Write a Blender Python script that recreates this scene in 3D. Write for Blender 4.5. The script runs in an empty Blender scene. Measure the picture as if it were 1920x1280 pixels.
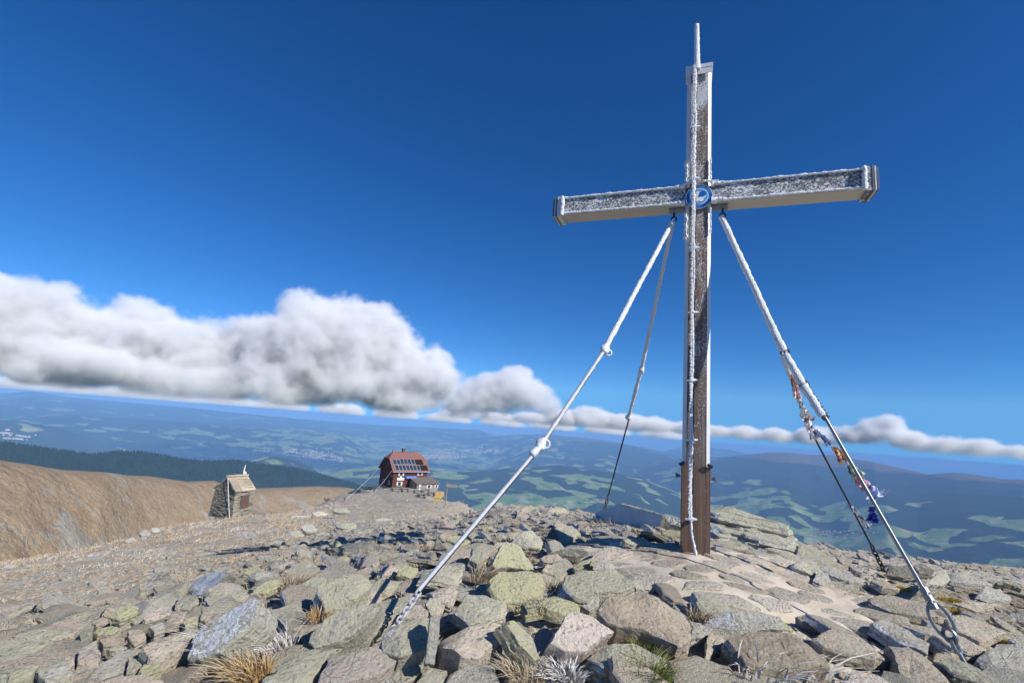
import bpy, bmesh, math, random
import numpy as np
from mathutils import Vector, Matrix

# ------------------------------------------------------------------ camera
scene = bpy.context.scene
COL = scene.collection
PW, PH, FPX = 1920.0, 1280.0, 914.0
PITCH, ROLL = math.radians(9.93), math.radians(4.314)
_cp, _sp = math.cos(PITCH), math.sin(PITCH)
_f = np.array([0, _cp, _sp]); _u0 = np.array([0, -_sp, _cp]); _r0 = np.array([1., 0, 0])
_c, _s = math.cos(ROLL), math.sin(ROLL)
_r = _c*_r0 + _s*_u0; _u = -_s*_r0 + _c*_u0
cam_data = bpy.data.cameras.new('camera')
cam = bpy.data.objects.new('camera', cam_data); COL.objects.link(cam)
cam_data.sensor_fit = 'HORIZONTAL'; cam_data.sensor_width = 36.0
cam_data.lens = 36.0*FPX/PW
cam_data.clip_start = 0.05; cam_data.clip_end = 600000.0
cam.matrix_world = Matrix(((_r[0], _u[0], -_f[0], 0), (_r[1], _u[1], -_f[1], 0), (_r[2], _u[2], -_f[2], 0), (0, 0, 0, 1)))
scene.camera = cam

# ------------------------------------------------------------------ sun and sky
SUN_EL = math.radians(36.0)
SUN_H = np.array([0.777, -0.629])                       # horizontal direction towards the sun (right, behind the camera)
SUN_H = SUN_H/np.linalg.norm(SUN_H)
SUN = np.array([SUN_H[0]*math.cos(SUN_EL), SUN_H[1]*math.cos(SUN_EL), math.sin(SUN_EL)])
sd = bpy.data.lights.new('sun', 'SUN'); sd.energy = 4.8; sd.angle = math.radians(0.53); sd.color = (1.0, 0.95, 0.87)
sun = bpy.data.objects.new('sun', sd); COL.objects.link(sun)
sun.rotation_euler = Vector(SUN).to_track_quat('Z', 'Y').to_euler()
world = bpy.data.worlds.new('World'); scene.world = world; world.use_nodes = True
wn, wl = world.node_tree.nodes, world.node_tree.links
wn.clear()
w_out = wn.new('ShaderNodeOutputWorld'); w_bg = wn.new('ShaderNodeBackground'); w_sky = wn.new('ShaderNodeTexSky')
w_sky.sky_type = 'NISHITA'; w_sky.sun_disc = False
w_sky.sun_elevation = SUN_EL; w_sky.sun_rotation = math.atan2(SUN_H[0], SUN_H[1])
w_sky.altitude = 2400.0; w_sky.air_density = 1.0; w_sky.dust_density = 0.15; w_sky.ozone_density = 3.5
w_co = wn.new('ShaderNodeTexCoord'); w_sep = wn.new('ShaderNodeSeparateXYZ'); w_max = wn.new('ShaderNodeMath'); w_cmb = wn.new('ShaderNodeCombineXYZ')
w_max.operation = 'MAXIMUM'; w_max.inputs[1].default_value = 0.085          # below the horizon the sky goes on as at the horizon
wl.new(w_co.outputs['Generated'], w_sep.inputs[0]); wl.new(w_sep.outputs[2], w_max.inputs[0])
wl.new(w_sep.outputs[0], w_cmb.inputs[0]); wl.new(w_sep.outputs[1], w_cmb.inputs[1]); wl.new(w_max.outputs[0], w_cmb.inputs[2])
wl.new(w_cmb.outputs[0], w_sky.inputs[0])
w_hs = wn.new('ShaderNodeHueSaturation'); w_hs.inputs['Saturation'].default_value = 1.25
w_tint = wn.new('ShaderNodeMix'); w_tint.data_type = 'RGBA'; w_tint.blend_type = 'MULTIPLY'; w_tint.inputs[0].default_value = 1.0
w_tint.inputs[7].default_value = (0.67, 0.95, 1.21, 1.0)                     # thin, dry high-mountain air: a deeper blue
wl.new(w_sky.outputs[0], w_hs.inputs['Color']); wl.new(w_hs.outputs[0], w_tint.inputs[6]); wl.new(w_tint.outputs[2], w_bg.inputs[0])
w_bg.inputs[1].default_value = 0.088
wl.new(w_bg.outputs[0], w_out.inputs[0])
scene.view_settings.view_transform = 'Standard'; scene.view_settings.look = 'None'
scene.view_settings.exposure = 0.25; scene.view_settings.gamma = 1.0; scene.view_settings.use_curve_mapping = False
scene.render.engine = 'CYCLES'
cy = scene.cycles
cy.max_bounces = 8; cy.diffuse_bounces = 2; cy.glossy_bounces = 2; cy.transmission_bounces = 2; cy.volume_bounces = 5
cy.transparent_max_bounces = 6; cy.use_denoising = True; cy.volume_max_steps = 512; cy.volume_step_rate = 1.0

# ------------------------------------------------------------------ helpers
rng = np.random.default_rng(11)

def ray(px, py):
    d = _f*FPX + _r*(px - PW/2) + _u*(PH/2 - py)
    return d/math.hypot(d[0], d[1])            # unit length on the horizontal
def at(px, py, D):                             # the point seen at that place of the photograph, D metres away on the map
    return ray(px, py)*D
def az_t(px, py):
    d = ray(px, py); return math.atan2(d[0], d[1]), d[2]

_h = rng.permutation(512)
_perm = np.concatenate([_h, _h, _h])
_grad = rng.normal(size=(512, 3)); _grad /= np.linalg.norm(_grad, axis=1)[:, None]
def noise3(P):
    P = np.asarray(P, float); shp = P.shape[:-1]; P = P.reshape(-1, 3)
    i = np.floor(P).astype(np.int64); f = P - i; i &= 511
    w = f*f*f*(f*(f*6 - 15) + 10)
    out = np.zeros(len(P))
    for a in (0, 1):
        wa = w[:, 0] if a else 1 - w[:, 0]
        for b in (0, 1):
            wb = w[:, 1] if b else 1 - w[:, 1]
            for c in (0, 1):
                wc = w[:, 2] if c else 1 - w[:, 2]
                h = _perm[_perm[_perm[(i[:, 0] + a) & 511] + ((i[:, 1] + b) & 511)] + ((i[:, 2] + c) & 511)]
                g = _grad[h]
                out += wa*wb*wc*(g[:, 0]*(f[:, 0] - a) + g[:, 1]*(f[:, 1] - b) + g[:, 2]*(f[:, 2] - c))
    return (out*1.6).reshape(shp)
def fbm(P, octs=4, lac=2.03, gain=0.5):
    P = np.asarray(P, float); s = 0; a = 1.0; n = 0
    for k in range(octs):
        s = s + a*noise3(P + 17.3*k); n += a; a *= gain; P = P*lac
    return s/n
def ridged(P, octs=4):
    P = np.asarray(P, float); s = 0; a = 1.0; n = 0
    for k in range(octs):
        s = s + a*(1 - 2*np.abs(noise3(P + 9.1*k))); n += a; a *= 0.5; P = P*2.1
    return s/n
def xy3(x, y, s, z=0.0):
    return np.stack([x*s, y*s, np.full_like(x, z)], -1)
def smooth01(a, b, x):
    t = np.clip((x - a)/(b - a), 0, 1); return t*t*(3 - 2*t)
def smax(a, b, k):
    return 0.5*(a + b + np.sqrt((a - b)**2 + k*k))

def tag(o, label=None, cat=None, group=None, kind=None):
    if label: o['label'] = label
    if cat: o['category'] = cat
    if group: o['group'] = group
    if kind: o['kind'] = kind
    return o
def link(o, parent=None):
    COL.objects.link(o)
    if parent is not None: o.parent = parent
    return o
def mesh_from(name, V, Fs, mat=None, smooth=False):
    me = bpy.data.meshes.new(name)
    V = np.asarray(V, np.float32)
    if isinstance(Fs, np.ndarray):
        n, k = Fs.shape
        me.vertices.add(len(V)); me.vertices.foreach_set('co', V.ravel())
        me.loops.add(n*k); me.loops.foreach_set('vertex_index', Fs.astype(np.int32).ravel())
        me.polygons.add(n); me.polygons.foreach_set('loop_start', np.arange(0, n*k, k, dtype=np.int32))
        me.update(calc_edges=True)
    else:
        me.from_pydata(V.tolist(), [], Fs); me.update()
    if mat: me.materials.append(mat)
    if smooth: me.polygons.foreach_set('use_smooth', np.ones(len(me.polygons), bool))
    me.validate()
    return me
def obj(name, me, parent=None, loc=None):
    o = bpy.data.objects.new(name, me); link(o, parent)
    if loc is not None: o.location = loc
    return o
def empty(name, loc=(0, 0, 0), rz=0.0):
    o = bpy.data.objects.new(name, None); link(o); o.location = loc; o.rotation_euler = (0, 0, rz); o.empty_display_size = 0.2
    return o
def set_attr(me, name, arr):
    a = me.color_attributes.new(name, 'FLOAT_COLOR', 'POINT')
    arr = np.asarray(arr, np.float32)
    if arr.shape[1] == 3: arr = np.concatenate([arr, np.ones((len(arr), 1), np.float32)], 1)
    a.data.foreach_set('color', arr.ravel())

# ---- material helper: a thin wrapper over the node tree
class Mat:
    def __init__(s, name, rough=0.9):
        s.m = bpy.data.materials.new(name); s.m.use_nodes = True
        s.t = s.m.node_tree; s.n = s.t.nodes; s.l = s.t.links
        s.b = s.n['Principled BSDF']; s.b.inputs['Roughness'].default_value = rough
        s.b.inputs['Specular IOR Level'].default_value = 0.25
    def nd(s, typ, **kw):
        x = s.n.new(typ)
        for k, v in kw.items(): setattr(x, k, v)
        return x
    def put(s, sock, v):
        if isinstance(v, bpy.types.NodeSocket): s.l.new(v, sock)
        elif v is not None:
            if isinstance(v, tuple) and len(v) == 3 and len(sock.default_value) == 4: v = (*v, 1.0)
            sock.default_value = v
    def math(s, op, a, b=None, c=None, clamp=False):
        x = s.nd('ShaderNodeMath', operation=op, use_clamp=clamp)
        for i, v in enumerate((a, b, c)):
            if v is not None: s.put(x.inputs[i], v)
        return x.outputs[0]
    def vmath(s, op, a, b=None, sc=None):
        x = s.nd('ShaderNodeVectorMath', operation=op)
        s.put(x.inputs[0], a)
        if b is not None: s.put(x.inputs[1], b)
        if sc is not None: s.put(x.inputs[3], sc)
        return x.outputs['Value'] if op in ('DOT_PRODUCT', 'LENGTH') else x.outputs[0]
    def coord(s, which='Object'):
        return s.nd('ShaderNodeTexCoord').outputs[which]
    def pos(s): return s.nd('ShaderNodeNewGeometry').outputs['Position']
    def normal(s): return s.nd('ShaderNodeNewGeometry').outputs['Normal']
    def scale(s, v, xyz, loc=(0, 0, 0)):
        x = s.nd('ShaderNodeMapping'); s.l.new(v, x.inputs[0]); x.inputs['Scale'].default_value = xyz; x.inputs['Location'].default_value = loc
        return x.outputs[0]
    def noise(s, v, sc, det=4, rough=0.55, dist=0.0, col=False):
        x = s.nd('ShaderNodeTexNoise'); s.l.new(v, x.inputs['Vector']); x.inputs['Scale'].default_value = sc
        x.inputs['Detail'].default_value = det; x.inputs['Roughness'].default_value = rough; x.inputs['Distortion'].default_value = dist
        return x.outputs['Color' if col else 'Fac']
    def voro(s, v, sc, feature='F1', rand=1.0, out='Distance'):
        x = s.nd('ShaderNodeTexVoronoi', feature=feature); s.l.new(v, x.inputs['Vector']); x.inputs['Scale'].default_value = sc
        x.inputs['Randomness'].default_value = rand
        return x.outputs[out]
    def ramp(s, v, stops, interp='LINEAR'):
        x = s.nd('ShaderNodeValToRGB'); s.l.new(v, x.inputs[0]); x.color_ramp.interpolation = interp
        e = x.color_ramp.elements
        while len(e) < len(stops): e.new(0.5)
        for i, (p, c) in enumerate(stops):
            e[i].position = p
            if not isinstance(c, tuple): c = (c, c, c)
            e[i].color = (*c, 1.0)
        return x.outputs[0]
    def step(s, v, a, b):
        x = s.nd('ShaderNodeMapRange', interpolation_type='SMOOTHSTEP'); s.put(x.inputs[0], v)
        x.inputs[1].default_value = a; x.inputs[2].default_value = b
        return x.outputs[0]
    def mix(s, f, a, b, mode='MIX'):
        x = s.nd('ShaderNodeMix', data_type='RGBA', blend_type=mode)
        s.put(x.inputs[0], f); s.put(x.inputs[6], a); s.put(x.inputs[7], b)
        return x.outputs[2]
    def attr(s, name): return s.nd('ShaderNodeAttribute', attribute_name=name).outputs['Color']
    def rand(s): return s.nd('ShaderNodeObjectInfo').outputs['Random']
    def sep(s, c):
        x = s.nd('ShaderNodeSeparateColor'); s.l.new(c, x.inputs[0]); return x.outputs
    def bump(s, h, strength=0.5, dist=0.02, prev=None):
        x = s.nd('ShaderNodeBump'); s.l.new(h, x.inputs['Height']); x.inputs['Strength'].default_value = strength; x.inputs['Distance'].default_value = dist
        if prev is not None: s.l.new(prev, x.inputs['Normal'])
        return x.outputs[0]
    def done(s, color=None, normal=None, rough=None, metal=None):
        if color is not None: s.put(s.b.inputs['Base Color'], color)
        if normal is not None: s.put(s.b.inputs['Normal'], normal)
        if rough is not None: s.put(s.b.inputs['Roughness'], rough)
        if metal is not None: s.put(s.b.inputs['Metallic'], metal)
        return s.m

# ------------------------------------------------------------------ the lie of the land
# summit ground: heights read off the photograph (place in the photograph, metres away), spread by a thin radial basis
CTRL = [(1303,1045,6.0),(1200,1150,4.45),(960,1280,3.22),(960,1180,4.0),(960,1100,5.0),(1450,1280,3.95),(1640,1280,4.7),(1920,1280,5.8),(1810,1220,5.9),(1780,1140,7.2),
 (1480,1030,8.2),(1600,1045,9.2),(1660,1075,8.7),(1740,1062,10.2),(1920,1085,12.5),(1920,1180,8.3),(1560,1150,5.9),(1400,1110,5.4),
 (1130,965,9.8),(1080,968,10.0),(1200,968,9.2),(1020,952,11.2),(940,948,12.0),(1000,1010,8.0),(880,1010,8.6),
 (480,1280,3.5),(240,1280,3.8),(0,1280,4.2),(-300,1280,5.0),(0,1200,5.6),(0,1130,9.0),(0,1066,17.0),(-300,1080,18.0),(200,1031,22.0),(200,1110,9.5),(200,1180,5.6),
 (330,986,30.0),(445,968,38.0),(520,966,40.0),(440,1100,6.9),(420,1030,15.0),(560,1010,14.0),(560,964,34.0),(700,1000,11.5),(640,1050,7.6),(760,1090,5.4),(700,1180,4.0),
 (820,975,17.0),(700,958,34.0),(600,950,50.0),(640,926,95.0),(735,917,138.0),(690,920,128.0),(790,917,136.0),(780,940,75.0),(700,945,55.0),(832,936,104.0),(850,948,45.0),(870,942,60.0),
 (1650,1056,40.0),(1920,1083,50.0),(2200,1100,40.0),(2200,1200,9.0)]
_cp3 = [at(*c) for c in CTRL]
def _ring(a, D, z): return np.array([math.sin(math.radians(a))*D, math.cos(math.radians(a))*D, z])
for a, D, z in [(2,30,-6.2),(2,70,-18),(2,140,-42),(12,25,-6),(12,60,-20),(12,140,-52),(22,20,-4.6),(22,60,-20),(22,140,-52),(32,60,-16),(35,140,-48),(50,140,-42),(75,140,-45),(110,140,-45),
                (150,140,-40),(180,140,-40),(-150,140,-45),(-110,140,-48),(-70,140,-48),(-50,140,-46),(-38,140,-44),(-27,140,-38),(-27,75,-18.5),(-38,60,-17),(-50,50,-14),(-70,40,-12),
                (-18,230,-52),(-11,230,-46),(-4,230,-66),(5,230,-86),(20,230,-88),(40,230,-82),(70,230,-80),(120,230,-80),(180,230,-80),(-120,230,-80),(-70,230,-80),(-50,230,-74),(-38,230,-70),(-28,230,-64),
                (90,3,-1.6),(140,3,-1.6),(180,3,-1.6),(-140,3,-1.65),(-90,3,-1.7),(0,0.5,-1.6),(-110,12,-3.6),(110,12,-3),(180,12,-2.6),(60,12,-2.5),(150,40,-8),(-150,40,-9),(100,40,-9)]:
    _cp3.append(_ring(a, D, z))
_cp3 = np.array(_cp3)
def _warp(x, y):                                # log-polar style stretch so near and far places weigh alike
    r = np.hypot(x, y); k = np.arcsinh(r/3.0)/np.maximum(r, 1e-6)
    return np.stack([x*k, y*k], -1)
_cw = _warp(_cp3[:, 0], _cp3[:, 1])
_n = len(_cw)
_K = np.linalg.norm(_cw[:, None] - _cw[None], axis=-1)
_zz = np.arcsinh(_cp3[:, 2]/1.0)
_A = np.zeros((_n + 3, _n + 3)); _A[:_n, :_n] = _K - 0.012*np.eye(_n); _A[:_n, _n] = 1; _A[:_n, _n + 1] = _cw[:, 0]; _A[:_n, _n + 2] = _cw[:, 1]
_A[_n:, :_n] = _A[:_n, _n:].T
_wts = np.linalg.solve(_A, np.concatenate([_zz, np.zeros(3)]))
def ground_base(x, y):
    x = np.asarray(x, float); y = np.asarray(y, float); shp = x.shape
    w = _warp(x.ravel(), y.ravel()); out = np.empty(len(w))
    for k in range(0, len(w), 20000):
        q = w[k:k+20000]
        d = np.linalg.norm(q[:, None] - _cw[None], axis=-1)
        out[k:k+20000] = d@_wts[:_n] + _wts[_n] + q@_wts[_n+1:]
    return np.sinh(out).reshape(shp)
CROSS = at(1303, 1045, 6.0)
def ground(x, y):
    x = np.asarray(x, float); y = np.asarray(y, float)
    r = np.hypot(x, y)
    z = ground_base(x, y)
    rough = np.clip(r/14.0, 0.35, 5.0)
    pav = np.exp(-((x - CROSS[0] - 0.3)**2 + (y - CROSS[1] + 0.3)**2)/2.2)
    z = z + (1 - 0.9*pav)*(0.045*fbm(xy3(x, y, 1.3), 4)*rough + 0.012*noise3(xy3(x, y, 7.0)))
    return z
def gz(x, y): return float(ground(np.array([x]), np.array([y]))[0])
def on_ground(px, py, dmin=2.0, dmax=300.0):    # first place where the view through (px,py) meets the summit ground
    d = ray(px, py); D = np.geomspace(dmin, dmax, 900)
    g = ground_base(d[0]*D, d[1]*D) - d[2]*D
    k = np.argmax(g > 0)
    if k == 0: return d*D[0] if g[0] > 0 else d*dmax
    a = g[k-1]/(g[k-1] - g[k]); return d*(D[k-1] + a*(D[k] - D[k-1]))

# far ridges: crest lines (place in the photograph, kilometres away), front slope, back slope
RIDGES = [
 dict(p=[(-500,800,.75),(-150,840,.72),(0,866,.70),(60,875,.72),(120,886,.75),(200,890,.8),(290,899,.9),(350,907,.95),(400,905,1.0),(412,910,1.0),(430,925,.95),(470,975,.9)], kf=.50, kb=.20, g=14, s=120),
 dict(p=[(400,960,1.2),(440,930,1.25),(480,919,1.3),(540,916,1.35),(600,914,1.4),(650,916,1.45),(720,930,1.5),(800,960,1.5)], kf=.45, kb=.22, g=16, s=160),
 dict(p=[(-500,790,4.4),(-200,812,4.2),(0,830,4.0),(60,838,4.0),(120,847,3.9),(175,853,3.9),(235,847,4.0),(280,850,4.0),(340,862,4.0),(400,866,4.1),(440,863,4.2),(500,872,4.3),(560,880,4.4),(610,893,4.5),(660,906,4.6),(740,930,4.7)], kf=.30, kb=.26, g=30, s=420),
 dict(p=[(380,880,8.5),(450,868,8.5),(500,856,8.5),(540,858,8.5),(575,872,8.5),(600,888,8.5)], kf=.35, kb=.30, g=40, s=700),
 dict(p=[(-300,775,13),(-60,782,13),(40,790,13),(120,806,13),(180,826,13)], kf=.25, kb=.25, g=70, s=1500),
 dict(p=[(560,905,9.5),(640,882,9.5),(720,872,9.6),(800,880,9.8),(870,885,10),(950,879,10.5),(1040,872,11),(1120,882,11),(1200,895,11)], kf=.12, kb=.22, g=90, s=1500),
 dict(p=[(-500,716,34),(-200,728,34),(0,738,33),(60,733,33),(130,744,33),(220,752,33),(330,762,33),(430,772,33),(560,785,33),(700,796,34),(820,802,34),(900,806,34)], kf=.09, kb=.15, g=150, s=4000),
 dict(p=[(100,775,22),(220,784,22),(330,790,22),(430,800,22),(540,806,22),(640,812,22)], kf=.14, kb=.2, g=120, s=2400),
 dict(p=[(700,835,27),(800,828,27),(880,822,27),(960,815,26),(1020,813,25),(1080,819,24),(1130,824,24),(1190,836,23),(1260,852,22)], kf=.12, kb=.2, g=120, s=2600),
 dict(p=[(1240,868,17),(1300,858,17),(1360,856,17),(1400,852,17),(1440,848,17),(1480,849,17),(1520,853,17.5),(1560,852,18),(1600,860,17),(1640,866,16),(1700,880,15.5),(1740,889,15),(1790,886,15),(1830,890,15),(1880,898,15),(1950,900,15),(2100,905,15),(2400,915,15)], kf=.17, kb=.3, g=110, s=2600),
 dict(p=[(1280,838,36),(1340,839,36),(1370,843,36),(1420,856,36)], kf=.12, kb=.2, g=80, s=3000),
 dict(p=[(1500,940,12.5),(1580,925,12.5),(1660,922,12),(1720,930,12),(1800,925,12),(1900,930,12),(2100,935,12)], kf=.17, kb=.2, g=110, s=2000),
]
for R in RIDGES:
    a = [az_t(q[0], q[1]) for q in R['p']]
    R['az'] = np.array([q[0] for q in a]); R['D'] = np.array([q[2]*1000 for q in R['p']]); R['z'] = np.array([a[i][1] for i in range(len(a))])*R['D']
def far_ground(x, y):
    r = np.hypot(x, y); az = np.arctan2(x, y)
    base = -1440 + 90*fbm(xy3(x, y, 1/5200., 3.3), 4) + 110*np.clip(ridged(xy3(x, y, 1/3800., 1.7), 4), -.2, 1)*smooth01(5000, 9000, r)
    base = base - 25*smooth01(60000, 200000, r)
    cone = -(12 + 0.325*r) + 9*fbm(xy3(x, y, 1/90., 5.5), 4)*np.clip(r/300, .4, 5)
    h = smax(base, cone, 120.0)
    H = h; XX, YY, AZ, RR = x, y, az, r
    for i, R in enumerate(RIDGES):
        D0 = np.interp(AZ, R['az'], R['D']); z0 = np.interp(AZ, R['az'], R['z'])
        reach = np.where(RR < D0, (D0 - RR)*R['kf'], (RR - D0)*R['kb']) + 0.3*np.maximum(np.maximum(R['az'][0] - AZ, AZ - R['az'][-1]), 0)*RR
        msk = z0 - reach + 3*R['g'] > H - R['g']
        if not msk.any(): continue
        x, y, az, r, h, D, z = XX[msk], YY[msk], AZ[msk], RR[msk], H[msk], D0[msk], z0[msk]
        edge = np.maximum(R['az'][0] - az, az - R['az'][-1]); out = np.maximum(edge, 0)*r
        dd = r - D
        n = fbm(xy3(x, y, 1.0/R['s'], 7.7*i), 5)
        gul = ridged(xy3(x, y, 1.0/(R['s']*.6), 3.1*i), 4)
        side = np.where(dd < 0, -dd*R['kf'], dd*R['kb'])
        soft = np.sqrt(side**2 + (R['g']*1.2)**2) - R['g']*1.2
        zz = z - soft - 0.3*out + n*R['g']*np.clip(.12 + soft/(R['g']*5), 0, 2.2) + (gul - .3)*R['g']*.8*smooth01(0, R['g']*5, soft)
        H[msk] = smax(h, zz, R['g']*.6)
    return H

# ------------------------------------------------------------------ terrain sheets
def polar_sheet(name, azs, rs, hfun):
    A, Rr = np.meshgrid(azs, rs, indexing='ij')
    x = np.sin(A)*Rr; y = np.cos(A)*Rr
    z = hfun(x, y)
    V = np.stack([x, y, z], -1).reshape(-1, 3)
    na, nr = A.shape
    i = np.arange(na)[:, None]; j = np.arange(nr - 1)[None]
    i2 = (i + 1) % na
    Fq = np.stack([i*nr + j, i*nr + j + 1, i2*nr + j + 1, i2*nr + j], -1).reshape(-1, 4)
    return V, Fq[:, ::-1], A, Rr, x, y, z
def az_list(fine_from, fine_to, step, coarse):
    a = np.arange(math.radians(fine_from), math.radians(fine_to), math.radians(step))
    b = np.arange(math.radians(fine_to), math.radians(fine_from + 360), math.radians(coarse))
    return np.concatenate([a, b])

# materials ---------------------------------------------------------------
def land_material():
    M = Mat('valley_land', 0.95)
    P = M.pos()
    at_ = M.sep(M.attr('zone'))                       # R fields, G bare tops, B alpine grass
    warp = M.noise(P, 0.0028, 4, .6, col=True)
    w2 = M.vmath('SCALE', M.vmath('SUBTRACT', warp, (0.5, 0.5, 0.5)), sc=170.0)
    Pw = M.vmath('ADD', P, w2)
    Pf = M.scale(Pw, (1, 1, 0.0))
    cell = M.voro(Pf, 0.0026, out='Color'); c = M.sep(cell)
    cell2 = M.sep(M.voro(Pf, 0.0085, out='Color'))
    n_f = M.noise(M.scale(P, (1, 1, 0)), 0.00032, 4, .6)
    thr = M.math('MULTIPLY_ADD', n_f, 1.9, M.math('SUBTRACT', at_[0], 1.32))
    is_field = M.step(M.math('SUBTRACT', thr, M.math('MULTIPLY', c[0], 0.9)), -0.01, 0.03)
    fld = M.ramp(cell2[1], [(0, (.115, .21, .055)), (.35, (.165, .265, .08)), (.7, (.22, .29, .11)), (.9, (.34, .325, .20))])
    fine = M.noise(P, 0.012, 5, .65)
    forest = M.mix(M.noise(P, 0.0016, 4, .6), (.008, .022, .015), (.022, .044, .022))
    forest = M.mix(M.math('MULTIPLY', M.step(fine, .45, .7), .6), forest, (.005, .014, .010))
    fld = M.mix(M.math('MULTIPLY', fine, .4), fld, (.06, .10, .03))
    col = M.mix(is_field, forest, fld)
    bare = M.mix(M.noise(P, 0.004, 5, .6), (.15, .105, .06), (.085, .075, .045))
    col = M.mix(M.step(M.math('ADD', at_[1], M.math('MULTIPLY', M.math('SUBTRACT', M.noise(P, .0015, 5, .6), .5), .7)), .55, .75), col, bare)
    # alpine grassland of the nearby slopes: straw and rust grass with grey scree
    gr = M.ramp(M.noise(P, 0.018, 6, .65, .4), [(.3, (.215, .15, .088)), (.48, (.295, .215, .13)), (.62, (.265, .18, .098)), (.75, (.33, .255, .165))])
    scr_n = M.noise(M.scale(P, (1, 1, .35)), 0.016, 7, .72, 0.8)
    scree = M.mix(M.noise(P, .12, 4, .7), (.22, .195, .15), (.37, .34, .28))
    gr = M.mix(M.step(scr_n, .54, .63), gr, scree)
    gr = M.mix(M.math('MULTIPLY', M.step(M.noise(P, .05, 5, .7), .58, .72), .7), gr, (.15, .13, .085))
    gr = M.mix(M.math('MULTIPLY', M.step(M.noise(P, .30, 4, .7), .50, .66), .5), gr, (.42, .37, .28))
    gr = M.mix(M.math('MULTIPLY', M.step(M.noise(P, .21, 5, .75), .52, .66), .22), gr, (.14, .11, .065))
    col = M.mix(M.step(at_[2], .3, .6), col, gr)
    hgt = M.math('ADD', M.math('MULTIPLY', M.noise(P, .011, 6, .7), 1.0), M.math('MULTIPLY', is_field, -.35))
    nrm = M.bump(M.noise(P, .16, 7, .75), .5, 3.0, M.bump(hgt, .75, 24.0))
    return M.done(col, nrm)
M_LAND = land_material()

far_az = az_list(-56, 56, 0.155, 2.0)
far_r = np.concatenate([np.geomspace(150, 2500, 150), np.geomspace(2530, 42000, 300), np.geomspace(43000, 420000, 40)])
V, Fq, A, Rr, X, Y, Z = polar_sheet('valley', far_az, far_r, far_ground)
Z = np.where(Rr < 260, np.minimum(Z, ground_base(X, Y) - 3 - (260 - Rr)*.0), Z)
V[:, 2] = Z.ravel()
me = mesh_from('valley_terrain', V, Fq, M_LAND, True)
slope_r = np.gradient(Z, axis=1)/np.maximum(np.gradient(Rr, axis=1), 1)
flat = np.exp(-(slope_r/.16)**2)
lowness = smooth01(-750, -1250, Z)
town = np.exp(-(((np.degrees(A) + 14)/14)**2 + ((Rr - 19000)/6500)**2))
fields = np.clip(.42 + .35*lowness*flat + .5*town, 0, 1)
fields *= np.where((Rr < 6500), .25, 1.0)
near_right = smooth01(5500, 9500, Rr)*smooth01(15, 30, np.degrees(A))
fields = np.clip(fields + .30*near_right*lowness*smooth01(14000, 11000, Rr) + .12*smooth01(6500, 8500, Rr)*smooth01(13000, 10000, Rr), 0, 1)
bare = smooth01(-560, -250, Z)*smooth01(6000, 9000, Rr)*smooth01(30000, 22000, Rr)
alp = np.clip(smooth01(2300, 1500, Rr) - .9*smooth01(-330, -420, Z)*smooth01(1000, 1300, Rr), 0, 1)
set_attr(me, 'zone', np.stack([fields, bare, alp], -1).reshape(-1, 3))
valley = tag(obj('valley_terrain', me), 'wide blue hazy valley of forests and green fields below the summit', kind='structure')

# the haze: one closed box of pale air round everything
def box_mesh(name, lo, hi, mat=None):
    x0, y0, z0 = lo; x1, y1, z1 = hi
    V = [(x0,y0,z0),(x1,y0,z0),(x1,y1,z0),(x0,y1,z0),(x0,y0,z1),(x1,y0,z1),(x1,y1,z1),(x0,y1,z1)]
    return mesh_from(name, V, [(0,3,2,1),(4,5,6,7),(0,1,5,4),(1,2,6,5),(2,3,7,6),(3,0,4,7)], mat)
hm = bpy.data.materials.new('haze_air'); hm.use_nodes = True; hm.node_tree.nodes.clear()
ho = hm.node_tree.nodes.new('ShaderNodeOutputMaterial'); hv = hm.node_tree.nodes.new('ShaderNodeVolumePrincipled')
hv.inputs['Color'].default_value = (0.30, 0.57, 1.0, 1); hv.inputs['Density'].default_value = 4.6e-5; hv.inputs['Anisotropy'].default_value = -0.2
hm.node_tree.links.new(hv.outputs[0], ho.inputs['Volume'])
hz = obj('haze', box_mesh('haze', (-430000, -430000, -1900), (430000, 430000, 12), hm)); tag(hz, 'pale blue haze filling the air over the valley', kind='stuff')

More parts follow.
